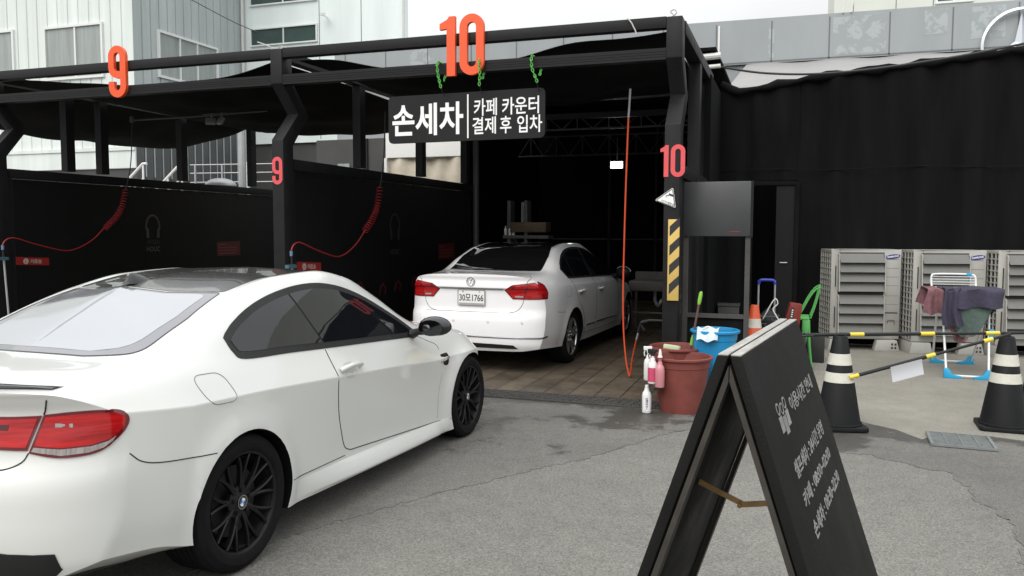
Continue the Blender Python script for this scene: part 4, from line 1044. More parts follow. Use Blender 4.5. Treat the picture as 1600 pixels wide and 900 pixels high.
        c.line([(2.12, .985), (2.16, .8), (2.17, .5), (2.15, .33)], S, .0026, 0, m)
        c.line([(.47, .33), (1.2, .315), (2.15, .315)], S, .0026, 0, m)
        c.line([(-.62, .70), (-.52, .685), (-.36, .675)], S, .0022, 0, m)
        m.build('panel_gap', SEAM, root)
        tb = MB(); c.pline([(.50, .425), (.96, .42)], S, .010, .004, tb); c.pline([(.985, .42), (2.10, .415)], S, .010, .004, tb); tb.build('side_trim', CHROME, root)
        m = MB(); c.pline(rpoly([(-.30, .98, .03), (-.13, .975, .03), (-.12, .85, .03), (-.29, .85, .03)]), S, .0018, 0, m, .03, True); m.build('fuel_flap', SOFTSEAM, root)
        for y0, z0 in ((.30, .885), (1.22, .862)):
            rc = c.patch('door_handle', rpoly([(y0-.055, z0+.03, .03), (y0+.055, z0+.03, .03), (y0+.055, z0-.045, .03), (y0-.055, z0-.045, .03)]), S, mat('handle_recess_shade', (.5, .5, .49), .35, coat=.6), .001, .03)  # grey patch carries the shade of the hand recess
            hp = [c.on(S, y0+a, z0+.004, o) for a, o in ((-.10, .004), (-.08, .024), (0, .034), (.08, .028), (.10, .004))]
            hm = MB(); hm.tube(crom(hp, 5), .014, 8); hm.build('grip', PAINT2, rc, angle=60)
        mm = MB()
        def mir(u, v):
            a = 2*pi*u; k = sin(pi*v)**.5; return V3(sd*(1.0+.115*k*cos(a)), 2.0+.14*v, 1.045+.085*k*sin(a))
        mm.grid(mir, 20, 10); mo = mm.build('wing_mirror', BLACKPL, root, angle=60)
        a_ = MB(); a_.tube([V3(sd*.82, 2.07, .985), V3(sd*.91, 2.06, 1.0)], [.035, .03], 8); a_.build('mirror_arm', BLACKPL, mo)
        ch = MB(); ch.tube([V3(sd*(1.0+.115*cos(t)), 2.04, 1.045+.087*sin(t)) for t in [.15+i*.18 for i in range(14)]], .004, 5); ch.build('mirror_trim', CHROME, mo)
        C = c.cyl(sd, -.6, .40); A = 130.
        def cp(name, poly, m_, off, par): return c.patch(name, [(p[0]/A, p[1]) for p in poly], (lambda u, v: C(u*A, v)), m_, off, .028, par)
        la = cp('tail_lamp', rpoly([(1, .975, .6), (12, 1.035), (30, 1.055), (44, 1.072, .8), (55, 1.03, .8), (61, .95, .6), (59, .872, .6), (40, .868), (12, .872, .6)], 4), REDD, .006, root)
        cp('red_lens', [(3.5, .974), (13, 1.024), (29.5, 1.043), (26.5, .882), (13, .883)], REDL, .0085, la)
        cp('red_lens', [(31, 1.044), (43.5, 1.058), (53, 1.02), (58.5, .95), (57, .884), (40, .881), (28, .882)], REDL, .0085, la)
        cp('clear_lens', [(16, .895), (25.5, .893), (25.8, .91), (15, .912)], CLEARL, .0095, la)
        m = SeamSet(); c.line([(40, 1.135), (32, 1.09), (29.5, 1.055)], C, .003, 0, m, 3); c.line([(26.5, .868), (24, .80), (18, .74), (8, .715), (0, .712)], C, .003, 0, m, 4); m.build('panel_gap', SEAM, root)
        tr_ = MB(); c.line([(0, .43), (25, .43), (45, .428), (58, .435)], C, .009, .002, tr_, 6); c.line([(0, .43), (sd*.2, .43), (sd*.399, .43)], B, .009, .002, tr_, 4); tr_.build('bumper_trim', mat('dark_chrome', (.16, .16, .17), .2, metal=.9), root)
        for x in (.22, .62):
            ce = c.on(B, sd*x, .60, 0)
            if ce: pm = MB(); pm.lathe([(.010, -.003), (.011, .003), (.0125, .003), (.0125, -.003)], 14, ce, 'y', closed=True); pm.build('parking_sensor', SOFTSEAM, root)
        FC = c.cyl(sd, 3.1, .35, True)
        c.patch('headlight', [(p[0]/A, p[1]) for p in [(10, .60), (30, .57), (60, .66), (66, .72), (40, .70), (12, .68)]], (lambda u, v: FC(u*A, v)), mat('headlight_glass', (.25, .26, .28), .08, coat=1.), .004, .04)
    m = SeamSet(); c.line([(-.40, .985), (-.2, .985), (0, .986), (.2, .985), (.40, .985)], B, .006, .002, m); m.build('boot_shade_line', mat('recess_shade', (.10, .10, .10), .6), root)  # dark line paints the shade under the boot lid's step
    m = SeamSet(); c.line([(-.60, .712), (0, .712), (.60, .712)], B, .003, 0, m); m.build('panel_gap', SEAM, root)
    c.patch('rear_diffuser', [(-.66, .23), (-.52, .345), (-.3, .352), (0, .355), (.3, .352), (.52, .345), (.66, .23)], B, BLACKPL, .006, .05)
    # number plate and emblem
    p = c.on(B, 0, .88, .014); yb = min((c.on(B, x, z, 0).y for x in (-.17, 0, .17) for z in (.80, .88, .96)))-.012
    q = MB(); q.prism(rpoly([(-.17, .965, .012), (.17, .965, .012), (.17, .79, .012), (-.17, .79, .012)]), lambda u, v, d: V3(u, yb+d, v), 0, .02); pl = q.build('number_plate', WHITE, root)
    q = MB(); q.stroke(rpoly([(-.17, .965, .012), (.17, .965, .012), (.17, .79, .012), (-.17, .79, .012)]), .008, lambda u, v, d: V3(u, yb-.004+d, v), 0, .012, True); q.build('plate_frame', mat('plate_frame', (.25, .25, .26), .4), pl)
    text_mesh('plate_number', '30모1766', INK, pl, (0, yb, .878), (1, 0, 0), (0, 0, 1), w=.305, h=.082, ext=.0015, bold=.012)
    q = MB(); q.bb(-.155, .155, yb-.003, yb, .798, .815); q.build('plate_strip', mat('plate_strip', (.35, .35, .36), .5), pl)
    q = MB(); q.cyl((-.105, yb-.006, .948), (-.105, yb, .948), .009); q.cyl((.105, yb-.006, .948), (.105, yb, .948), .007); q.build('plate_bolt', CHROME, pl)
    pe = c.on(B, 0, 1.065, 0); ye = pe.y-.008
    q = MB(); q.lathe([(.047, -.004), (.056, -.004), (.056, .008), (.047, .008)], 32, (0, ye, 1.065), 'y', closed=True)
    fn = lambda u, v, d: V3(u, ye+d, 1.065+v)
    q.stroke([(-.021, .042), (0, .004), (.021, .042)], .009, fn, -.003, .006)
    q.stroke([(-.043, .019), (-.020, -.040), (0, -.004), (.020, -.040), (.043, .019)], .009, fn, -.0028, .006)
    q.build('emblem', CHROME, root)
    p = c.on(T, 0, .32, 0); m = MB(); m.tube([p, p+V3(0, -.06, .07), p+V3(0, -.10, .085)], [.02, .012, .006], 8); m.build('roof_aerial', BLACKPL, root)
    c.patch('grille', rpoly([(-.45, .66, .03), (.45, .66, .03), (.42, .54, .03), (-.42, .54, .03)]), F, BLACKPL, .005, .05)
    for sd in (1, -1):
        for y in (0, 2.803): make_wheel(root, sd*.872, y, .334, .235, .235, sd, 'p', (TYRE, SILVRIM, DISC))
    return root
make_saloon()
# ------------------------------------------------------------------ drains
IRON = mat('cast_iron', (.075, .072, .068), .6, metal=.1, noise=.25, nscale=20)
GALV = mat('galvanised_grate', (.22, .24, .24), .5, metal=.3, noise=.15, nscale=15)
t = thing('trench_drain', 'long black trench drain grating running across the front of the wash bays', 'drain', (-6.5, 7.64, 0))
m = MB(); m.bb(-7, 5.75, -.145, .145, .0065, .0075); m.build('channel', mat('drain_dark', (.008, .008, .008), .9), t)
m = MB()
for y in (-.15, -.075, 0, .075, .15): m.bb(-7, 5.75, y-.006, y+.006, .008, .022)
m.build('bearing_bars', IRON, t)
m = MB(); x = -6.98
while x < 5.75: m.bar((x, -.143, .014), (x+.045, .143, .014), .006, .010); x += .075
m.build('cross_bars', IRON, t, smooth=False)['kind'] = 'stuff'
t = thing('catch_basin', 'rectangular grey street grate set in the asphalt edge in front of the two striped cones', 'drain', (1.29, 7.09, 0), radians(-3))
m = MB(); m.bb(-.215, .215, -.20, .20, .0125, .0135); m.build('sump', MATS['drain_dark'], t)
m = MB()
for s in (-1, 1): m.bb(s*.215-.012, s*.215+.012, -.21, .21, .009, .03); m.bb(-.203, .203, s*.205-.007, s*.205+.007, .009, .028)
for x in (-.108, 0, .108): m.bb(x-.004, x+.004, -.197, .197, .014, .029)
m.build('frame', GALV, t)
m = MB(); y = -.185
while y < .19: m.bb(-.2, .2, y-.008, y+.008, .014, .024); y += .036
m.build('bars', GALV, t, smooth=False)

# ------------------------------------------------------------------ numbers and signs on the frame
ORANGE = mat('orange_number', (.80, .095, .022), .45, noise=.04, nscale=4)
PINK = mat('coral_number', (.70, .085, .095), .5, noise=.05, nscale=6)
def digit(parent, ch, x0, x1, z0, z1, y0, d, wd, m):
    fn = lambda u, v, k: V3(u, k, v); q = MB(); W = x1-x0
    if ch == '1':
        q.prism([(x1-wd, z0), (x1, z0), (x1, z1), (x1-wd*.72, z1), (x1-wd*.95, z1-.05*(z1-z0)), (x0, z1-.115*(z1-z0)), (x0, z1-.215*(z1-z0)), (x1-wd, z1-.205*(z1-z0))], fn, y0, y0+d)
    else:
        a, b = x0+wd/2, x1-wd/2; r = (b-a)/2; c = (a+b)/2; zt, zb = z1-wd/2-r, z0+wd/2+r
        if ch == '0':
            p = [(c+r*cos(k*pi/16), zt+r*sin(k*pi/16)) for k in range(17)]+[(c+r*cos(pi+k*pi/16), zb+r*sin(pi+k*pi/16)) for k in range(17)]
            q.stroke(p, wd, fn, y0, y0+d, True)
        else:
            zl = z0+.44*(z1-z0)+r
            p = [(a, zb+.10*(z1-z0)), (a, zb)]+[(c+r*cos(pi+k*pi/16), zb+r*sin(pi+k*pi/16)) for k in range(1, 17)]
            p += [(b, zt)]+[(c+r*cos(k*pi/16), zt+r*sin(k*pi/16)) for k in range(1, 17)]+[(a, zl)]
            p += [(c+r*cos(pi+k*pi/16), zl+r*sin(pi+k*pi/16)) for k in range(1, 9)]+[(b-wd/2, zl-r)]
            q.stroke(p, wd, fn, y0, y0+d)
    return q.build('digit', m, parent, angle=40)
t = thing('number_sign', 'large orange number 10 bolted to the front beams above the hanging sign', 'number sign', (0, 8.26, 0))
digit(t, '1', -3.672, -3.492, 3.324, 3.957, 0, .045, .098, ORANGE); digit(t, '0', -3.44, -3.161, 3.322, 3.968, 0, .045, .088, ORANGE)
t = thing('number_sign', 'large orange number 9 bolted to the front beams at the left', 'number sign', (0, 8.26, 0))
digit(t, '9', -8.255, -7.982, 3.324, 3.969, 0, .045, .088, ORANGE)
t = thing('number_sign', 'coral number 10 stuck on the right front column', 'number sign', (0, 8.292, 0))
digit(t, '1', -1.272, -1.190, 2.196, 2.512, 0, .006, .046, PINK); digit(t, '0', -1.168, -1.026, 2.193, 2.516, 0, .006, .044, PINK)
t = thing('number_sign', 'coral number 9 stuck on the kinked column between the bays', 'number sign', (0, 8.292, 0))
digit(t, '9', -5.862, -5.722, 2.193, 2.519, 0, .006, .044, PINK)

SIGNB = mat('sign_charcoal', (.015, .015, .016), .55, spec=.2, noise=.05, nscale=3)
SIGNW = mat('sign_white', (.85, .85, .85), .5)
GREENC = mat('green_chain', (.09, .42, .07), .45, noise=.15, nscale=20)
t = thing('hanging_sign', 'wide charcoal sign with white Korean lettering hung on green chains under the orange 10', 'sign', (-3.427, 8.36, 2.897), radians(.4))
m = MB(); m.prism(rpoly([(-.92, .262, .06), (.92, .262, .06), (.92, -.262, .06), (-.92, -.262, .06)]), lambda u, v, d: V3(u, d, v+.006*u), 0, .03); bd = m.build('board', SIGNB, t)
text_mesh('lettering', '손세차', SIGNW, t, (-.440, 0, -.012), (1, 0, .006), (0, 0, 1), w=.86, h=.355, ext=.003, bold=.022)
for s_, a, b in (('카페', .115, .381), ('카운터', .440, .855)): text_mesh('lettering', s_, SIGNW, t, ((a+b)/2, 0, .092), (1, 0, .006), (0, 0, 1), w=b-a, h=.185, ext=.003, bold=.012)
for s_, a, b in (('결제', .098, .370), ('후', .418, .546), ('입차', .612, .890)): text_mesh('lettering', s_, SIGNW, t, ((a+b)/2, 0, -.105), (1, 0, .006), (0, 0, 1), w=b-a, h=.185, ext=.003, bold=.012)
m = MB(); m.bb(.036, .052, -.003, -.0005, -.235, .238); m.build('divider', SIGNW, t)
def chain(parent, x, x2, top, bot, lean):
    p = [V3(x, -.125, bot), V3(x-.03+lean, -.125, (top+bot)/2), V3(x-.04+lean, -.122, top-.02), V3(x-.04+lean, -.06, top+.012), V3(x-.035+lean, .05, top), V3(x2, -.125+.17, (top+bot)/2+.1), V3(x+.02, -.1, bot+.03)]
    c = crom(p, 14); acc = [0]
    for a, b in zip(c[:-1], c[1:]): acc.append(acc[-1]+(b-a).length)
    m = MB(); sp = .030; n = int(acc[-1]/sp); j = 0
    for i in range(n):
        s = i*sp
        while acc[j+1] < s: j += 1
        q = c[j]; d = (c[j+1]-c[j]).normalized(); u = d.cross(V3(0, 1, 0) if abs(d.y) < .9 else V3(1, 0, 0)).normalized(); v = d.cross(u).normalized()
        if i % 2: u = v
        L, W = .0215, .0125
        m.tube([q+d*(L*cos(k*pi/5))+u*(W*sin(k*pi/5)) for k in range(10)], .0048, 5, True)
    m.build('chain', GREENC, parent, angle=60)
    h = MB(); h.tube([V3(x, -.125, bot), V3(x-.01, -.05, bot-.05), V3(x-.015, .01, .235)], .004, 5); h.build('hook', mat('dark_wire', (.03, .03, .03), .5), parent)
for x, l in ((-.225, 0), (.225, .035), (.865, -.02)): chain(t, x, x+.01, .575, .32, l)

t = thing('warning_sign', 'small tilted white triangular camera notice on the right front column', 'sign', (-1.217, 8.286, 1.965))
tri = rpoly([(.078, .125, .025), (-.105, -.003, .025), (.108, -.085, .025)])
m = MB(); m.prism(tri, lambda u, v, d: V3(u, d, v), 0, .006); m.build('plate', SIGNW, t)
m = MB(); m.stroke(rpoly([(.073, .112, .02), (-.092, -.003, .02), (.10, -.076, .02)]), .007, lambda u, v, d: V3(u, d-.002, v), 0, .0018, True); m.build('border', INK, t)
m = MB(); f_ = lambda u, v, d: V3(.060+(u*.92+v*.38)*.8, -.002+d, .048+(-u*.38+v*.92)*.8)
m.prism([(-.03, .012), (.03, .012), (.03, -.012), (-.03, -.012)], f_, 0, .0018); m.prism([(-.05, -.03), (-.035, -.03), (-.02, -.013), (-.035, -.013)], f_, 0, .0018); m.prism([(-.055, -.02), (-.048, -.02), (-.048, -.05), (-.055, -.05)], f_, 0, .0018)
m.build('camera_symbol', INK, t)
text_mesh('lettering', 'CCTV 촬영 중', INK, t, (.028, -.0005, -.028), (1, 0, -.385), (.385, 0, 1), w=.135, h=.022, ext=.0018, bold=.0)

t = thing('corner_guard', 'yellow and black striped guard strip on the right front column', 'corner guard', (-1.125, 8.299, .95))
m = MB(); m.bb(-.057, .057, -.022, 0, 0, .82); m.build('pad', mat('hazard_yellow', (.62, .43, .12), .6, noise=.08, nscale=6), t, bevel=.006)
m = MB()
for k in range(4):
    z = .11+.195*k; P = [(-.04, z-.045), (.057, z+.055), (.057, z+.145), (-.04, z+.055)]
    m.prism(P, lambda u, v, d: V3(u, -.0235+d, v), 0, .0013); m.prism([(0, z+.055), (.018, z+.055), (.018, z+.145), (0, z+.145)], lambda u, v, d: V3(.0572+d, -.02+u, v), 0, .0012)
m.build('stripes', INK, t)

t = thing('notice_stand', 'grey metal board on two legs standing right of the column numbered 10', 'notice stand', (-.745, 8.75, 0))
GB = mat('grey_board', (.052, .054, .058), .4, noise=.12, nscale=2.5)
m = MB(); m.bb(-.34, .34, -.03, 0, 1.60, 2.165); m.build('board', GB, t, bevel=.006)
m = MB(); m.bb(.341, .362, -.032, .002, 1.59, 2.168); m.build('edge_trim', STEEL, t)
m = MB(); m.bb(.13, .24, -.0318, -.0302, 1.645, 1.652); m.build('red_mark', REDS, t)
for x in (-.315, .315): m = MB(); m.bb(x-.025, x+.025, .003, .045, 0, 1.9); m.build('leg', mat('dull_leg', (.06, .057, .054), .6, noise=.2, nscale=5), t)
m = MB(); m.bb(-.289, .289, .01, .04, .74, .785); m.build('crossbar', MATS['dull_leg'], t)
m = MB(); m.bb(-.30, .30, .042, .055, .05, .739); m.build('lower_panel', NETR, t)

# ------------------------------------------------------------------ lamps, hoses
t = thing('flood_lamp', 'lit white floodlight hanging under the far truss in bay 10', 'lamp', (-3.30, 15.95, 2.945))
m = MB(); m.bb(-.13, .13, 0, .06, -.075, .075); m.build('housing', ALU, t, bevel=.008)
m = MB(); m.bb(-.115, .115, -.012, -.002, -.06, .06); m.build('lens', mat('lit_lens', (1, 1, 1), .3, emit=(1, .98, .95), estr=14), t)
m = MB(); m.tube([(0, .05, .08), (0, .05, .55)], .012, 6); m.build('bracket', TR, t)
t = thing('flood_lamp', 'unlit grey double floodlight under the rafters of bay 9', 'lamp', (-8.83, 11.0, 3.40))
for x, r in ((-.10, .5), (.10, -.4)):
    M = Matrix.Rotation(r, 3, 'Z') @ Matrix.Rotation(-.5, 3, 'X'); m = MB(); m.box((x, 0, 0), (.15, .05, .11), M); h = m.build('head', ALU, t, bevel=.006)
    m = MB(); m.tube([(x, .02, .05), (x, .03, .13)], .014, 6); m.build('bracket', ALU, t)
m = MB(); m.bar((-.3, .05, .15), (.3, .05, .15), .05, .05); m.build('arm', STEEL, t)
t = thing('flood_lamp', 'small pale floodlight above the left end of the beam beside the column of bay 9', 'lamp', (-5.3, 9.3, 3.69))
for k in (-1, 1): M = Matrix.Rotation(k*.6, 3, 'Z') @ Matrix.Rotation(.3, 3, 'X'); m = MB(); m.box((k*.07, 0, -.02), (.10, .05, .09), M); m.build('head', ALU, t, bevel=.005)
m = MB(); m.bar((-.16, .05, .03), (.16, .05, .03), .03, .03); m.build('arm', STEEL, t)
t = thing('flood_lamp', 'grey floodlight above the beam at the far left end of bay 9', 'lamp', (-9.75, 9.3, 3.66))
for k in (-1, 1): M = Matrix.Rotation(k*.5, 3, 'Z') @ Matrix.Rotation(.3, 3, 'X'); m = MB(); m.box((k*.11, 0, -.01), (.16, .06, .12), M); m.build('head', mat('dull_lamp', (.12, .115, .1), .5), t, bevel=.006)
m = MB(); m.bar((-.25, .05, .06), (.25, .05, .06), .03, .03); m.build('arm', STEEL, t)

RED = mat('red_hose', (.30, .014, .018), .5); REDO = mat('orange_red_hose', (.72, .09, .03), .4)
def coil_hose(label, P0):
    """hose from the overhead boom: coil, then a slack length to a lance in its holder"""
    t = thing('coil_hose', label, 'hose', P0, 0, 'red coiled hoses in the wash bays')
    up = crom([V3(0, 2.36, 1.87), V3(0, 2.30, 1.2), V3(0, 2.18, .78)], 8)
    m = MB(); m.tube(up, .008, 6); m.build('drop_line', mat('cable_black', (.03, .03, .03), .6), t)
    cl = crom([V3(0, 2.18, .78), V3(0, 2.10, .53), V3(0, 1.96, .34), V3(0, 1.74, .17)], 60); n = len(cl); pts = []
    for i, q in enumerate(cl):
        d = ((cl[min(i+1, n-1)]-cl[max(i-1, 0)])).normalized(); u = V3(1, 0, 0); v = d.cross(u).normalized(); a = i*2*pi/10.5
        pts.append(q+u*(.042*cos(a))+v*(.042*sin(a)))
    m = MB(); m.tube(pts, .0065, 6); m.build('coil', RED, t)
    m = MB(); m.tube(crom([pts[-1], V3(0, 1.5, .0), V3(0, 1.2, -.13), V3(0, .95, -.15), V3(0, .5, -.05), V3(0, .22, .03), V3(0, .10, .03), V3(0, .03, -.01), V3(0, 0, -.06)], 8), .008, 8); m.build('slack', RED, t)
    m = MB(); m.cyl((0, 0, -.06), (0, 0, -.12), .018, n=10); m.build('coupling', mat('blue_coupling', (.12, .2, .32), .4), t)
    m = MB(); m.cyl((0, .005, -.12), (0, .01, -.25), .012, n=8); m.build('grip', BLACKPL, t)
    m = MB(); m.cyl((0, .01, -.25), (0, .05, -1.05), .013, n=8); m.build('lance', ALU, t)
    m = MB(); m.bb(-.02, .03, -.10, .06, -.26, -.22); m.build('holder', mat('teal_holder', (.05, .13, .16), .5), t)
    m = MB(); m.cyl((0, .05, -1.05), (0, .06, -1.4), .017, n=8); m.build('nozzle', BLACKPL, t)
    return t
coil_hose('red coiled hose and white lance at the far left of bay 9', (-10.05, 8.15, 1.50))
coil_hose('red coiled hose and lance beside the column numbered 9, behind the coupe', (-5.52, 8.15, 1.47))
t = thing('boom_arm', 'thin dark swivel boom holding the hose line under the net of bay 9', 'boom', (-10.05, 10.5, 3.40))
m = MB(); m.tube([(0, 0, 0), (1.0, .1, .02), (2.2, .5, .12)], .014, 6); m.build('arm', TR, t); m = MB(); m.cyl((0, 0, -.03), (0, 0, .06), .03, n=10); m.build('swivel', TR, t)
t = thing('pressure_hose', 'orange red hose hanging in bay 10, looping up to a spray gun', 'hose', (-1.7, 9.0, 0))
m = MB(); m.tube(crom([(-.02, 0, 3.21), (-.03, 0, 3.0), (-.037, 0, 2.9)], 4), .012, 6); m.build('upper_tube', ALU, t)
m = MB(); m.tube(crom([(-.037, 0, 2.9), (-.055, 0, 2.2), (-.068, 0, 1.40), (-.072, 0, .95), (-.062, 0, .55), (-.03, -.01, .22), (.005, -.02, .06), (.02, -.03, .03), (.034, -.06, .06), (.06, -.12, .22), (.10, -.2, .37), (.135, -.28, .48)], 8), .0095, 8); m.build('hose', REDO, t)
m = MB(); m.cyl((.135, -.28, .48), (.165, -.33, .57), .011, n=8); m.build('connector', ALU, t)
m = MB(); m.tube([(.165, -.33, .57), (.20, -.38, .655), (.215, -.4, .685)], [.02, .022, .018], 8); m.tube([(.21, -.39, .68), (.30, -.42, .71), (.45, -.45, .715)], [.022, .016, .012], 8); m.bar((.20, -.39, .66), (.245, -.41, .60), .012, .02); m.build('spray_gun', BLACKPL, t)

t = thing('work_sink', 'pale steel work bench with a splashback at the back right of bay 10', 'bench', (-2.22, 13.3, 0))
BE = mat('bench_steel', (.12, .115, .105), .5, noise=.2, nscale=4)
m = MB(); m.bb(-.30, .50, -.05, .55, .67, .83); m.build('basin', BE, t, bevel=.01); m = MB(); m.bb(-.30, .50, .551, .58, .67, .96); m.build('splashback', BE, t)
for x in (-.27, .46):
    for y in (0, .5): m = MB(); m.bb(x-.02, x+.02, y-.02, y+.02, 0, .668); m.build('leg', BE, t)
m = MB(); m.bb(-.25, .44, -.01, .01, .30, .33); m.build('stretcher', BE, t); m = MB(); m.tube(crom([(.1, .2, .67), (.1, .2, .5), (.15, .2, .42), (.2, .2, .5), (.2, .35, .52)], 4), .03, 8); m.build('waste_pipe', ALU, t)
t = thing('wall_cabinet', 'small rack with a mirror and wooden drawer on the back wall above the saloon', 'cabinet', (-5.2, 15.0, 0))
m = MB(); m.bb(-.05, .02, 0, .25, 0, 2.23); m.build('upright', TR, t); m = MB(); m.bb(.30, .36, 0, .25, 0, 2.23); m.build('upright', TR, t)
m = MB(); m.bb(.24, .295, -.01, .01, 1.82, 2.20); m.build('mirror_glass', mat('dim_mirror', (.5, .55, .55), .1, metal=.8), t)
m = MB(); m.bb(.03, .75, -.05, .3, 1.62, 1.81); m.build('drawer', mat('brown_wood', (.11, .075, .05), .6, noise=.2, nscale=6, stretch=(1, 8, 8)), t, bevel=.005)
m = MB(); m.bb(-.12, .8, -.05, .3, 1.50, 1.56); m.build('shelf', TR, t)
for k, x in enumerate((-.10, -.02, .05)):
    m = MB(); m.lathe([(.001, 0), (.03, 0), (.03, .12), (.012, .15), (.012, .18), (.001, .18)], 14); o = m.build('bottle', WHITE, None); o.location = (-5.18+x*1.1, 15.02, 1.5605); tag(o, ('white bottle at the left end of the shelf behind the saloon roof', 'white bottle in the middle of the shelf behind the saloon roof', 'white bottle nearest the drawer on the shelf behind the saloon roof')[k], 'bottle', 'bottles on the back shelf')
# things stored in the dark behind the notice stand
for k, (x, y, w_, h_, c_) in enumerate(((-1.18, 12.0, .26, .30, (.12, .12, .12)), (-.80, 12.05, .30, .34, (.16, .12, .06)), (-.42, 12.0, .24, .36, (.07, .09, .10)), (-.98, 12.4, .3, .55, (.05, .05, .05)))):
    lab = ('dull grey crate in the dark behind the notice stand, next to the partition', 'tan crate in the dark behind the notice stand', 'blue grey crate in the dark behind the right leg of the notice stand', 'tall black crate at the back of the dark store behind the notice stand')[k]
    t = thing('storage_crate', lab, 'crate', (x+.12, y, 0), rnd.uniform(-.15, .15), 'crates in the dark store')
    cm = mat('crate_paint', c_, .6) if k == 0 else mat('crate_paint_'+'bcd'[k-1], c_, .6)
    m = MB(); m.bb(-w_/2, w_/2, -.15, .15, 0, h_); m.build('box', cm, t, bevel=.01)
    m = MB(); m.bb(-w_/2-.01, w_/2+.01, -.16, .16, h_+.001, h_+.03); m.build('lid', cm, t, bevel=.005)

# ------------------------------------------------------------------ buckets, bottles, brush
REDB = mat('brick_red_plastic', (.165, .038, .030), .6, col2=(.225, .058, .045), nscale=6, rvar=.08)
BLUB = mat('blue_plastic', (.012, .24, .50), .35, noise=.06, nscale=5)
def bucket(label, x, y, R, r, H, m_):
    t = thing('bucket', label, 'bucket', (x, y, 0), 0, 'plastic buckets by the right column')
    m = MB(); m.lathe([(.001, .012), (r-.012, .012), (r, .0), (r+.004, .02), (r+(R-r)*.5, H*.5), (R-.022, H-.10), (R-.016, H-.095), (R-.012, H-.03), (R-.008, H-.028), (R-.02, H-.028), (R-.03, H-.1), (r-.004, .03), (.001, .022)], 56); b = m.build('body', m_, t, angle=30)
    m = MB(); m.lathe([(R-.022, H-.03), (R+.004, H-.03), (R+.012, H-.022), (R+.012, H-.006), (R+.002, H), (R-.018, H-.004)], 56, closed=True); m.build('rim', m_, t)
    return t
bucket('nearest brick red plastic bucket with spray bottles hooked on its rim', -.932, 7.52, .272, .185, .515, REDB)
bucket('brick red plastic bucket half hidden behind the nearer red one, with a brush in it', -1.035, 7.99, .262, .18, .535, REDB)
bucket('bright blue plastic bucket between the column and the wooden sign', -.675, 7.97, .222, .165, .715, BLUB)
def spray_bottle(label, x, y, z, tint, head, hm, group, gz=0.):
    t = thing('spray_bottle', label, 'spray bottle', (x, y, z), gz, group)
    m = MB(); m.lathe([(.001, .0), (.038, 0), (.042, .008), (.042, .155), (.036, .185), (.022, .205), (.020, .225), (.013, .23), (.013, .25), (.001, .25)], 24); m.build('bottle', tint, t)
    if head == 'spray':
        m = MB(); m.cyl((0, 0, .25), (0, 0, .275), .017, n=14); m.bar((-.045, 0, .292), (.03, 0, .292), .026, .036); m.tube([(-.03, 0, .285), (-.04, 0, .25), (-.035, 0, .22)], .006, 6); m.build('trigger_head', hm, t, bevel=.002)
    else:
        m = MB(); m.lathe([(.001, .25), (.021, .25), (.021, .278), (.016, .282), (.015, .30), (.008, .34), (.001, .34)], 18); m.build('nozzle', hm, t)
    return t
PKB = mat('pink_liquid_bottle', (.55, .18, .22), .3, coat=.3, col2=(.62, .30, .33), nscale=3); WHB = mat('white_bottle', (.75, .75, .74), .35)
g = 'bottles around the red buckets'
b1 = spray_bottle('clear bottle of pink liquid hanging on the front of the nearest red bucket', -1.085, 7.235, .262, PKB, 'nozzle', mat('nozzle_white', (.78, .74, .72), .4), g)
m = MB(); m.lathe([(.022, .252), (.0225, .262), (.022, .266), (.0215, .252)], 18, closed=True); m.build('cap_ring', REDS, b1)
spray_bottle('white trigger spray bottle hanging at the left of the nearest red bucket', -1.215, 7.40, .29, WHB, 'spray', WHITE, g, .3)
b3 = spray_bottle('trigger spray bottle with pink label between two others on the red bucket', -1.155, 7.27, .285, WHB, 'spray', BLACKPL, g, -.2)
m = MB(); m.lathe([(.0428, .02), (.0434, .02), (.0434, .145), (.0428, .145)], 24, closed=True); m.build('label', mat('pink_label', (.55, .07, .15), .5), b3)
b4 = spray_bottle('white i-coat bottle standing on the ground beside the red buckets', -1.21, 7.30, .009, WHB, 'none', WHB, g, .12)
for ch in list(b4.children):
    if ch.name.startswith('nozzle'): bpy.data.objects.remove(ch)
m = MB(); m.lathe([(.013, .232), (.017, .232), (.017, .252), (.001, .252)], 16); m.build('cap', WHITE, b4)
m = MB(); m.grid(lambda u, v: V3(.0424*sin(-.75+1.5*u), -.0424*cos(-.75+1.5*u), .02+.13*v), 12, 2); m.build('label', mat('paper_label', (.8, .8, .8), .5), b4)
tx = text_mesh('lettering', 'i-coat', mat('navy_ink', (.06, .08, .16), .5), b4, (0, 0, 0), (0, 0, 1), (-1, 0, 0), w=.115, h=.030, ext=.001, bold=.02)
for v in tx.data.vertices:
    a = v.co.x/.0428; k = .0431+(-v.co.y if abs(v.co.y) < .01 else 0)*0; v.co = V3(k*sin(a), -k*cos(a), v.co.z+.085)
m = MB(); m.lathe([(.028, 0), (.04, 0), (.04, .09), (.028, .09)], 24, closed=True); o = m.build('pipe_stub', mat('pipe_black', (.03, .03, .03), .5), None); o.location = (-1.16, 7.36, .235); o.rotation_euler = (radians(80), 0, radians(15)); tag(o, 'short black pipe stub under the spray bottles on the red bucket', 'pipe')
t = thing('scrub_brush', 'long brown brush handle with lime green grip standing in the rear red bucket', 'brush', (-1.0, 8.0, 0))
GRN = mat('lime_plastic', (.22, .50, .06), .4)
hv = V3(.125, .04, .80).normalized(); b0 = V3(.03, -.08, .06)
m = MB(); m.cyl(b0, b0+hv*1.0, .011, n=10); m.build('handle', mat('brown_handle', (.10, .055, .045), .5), t)
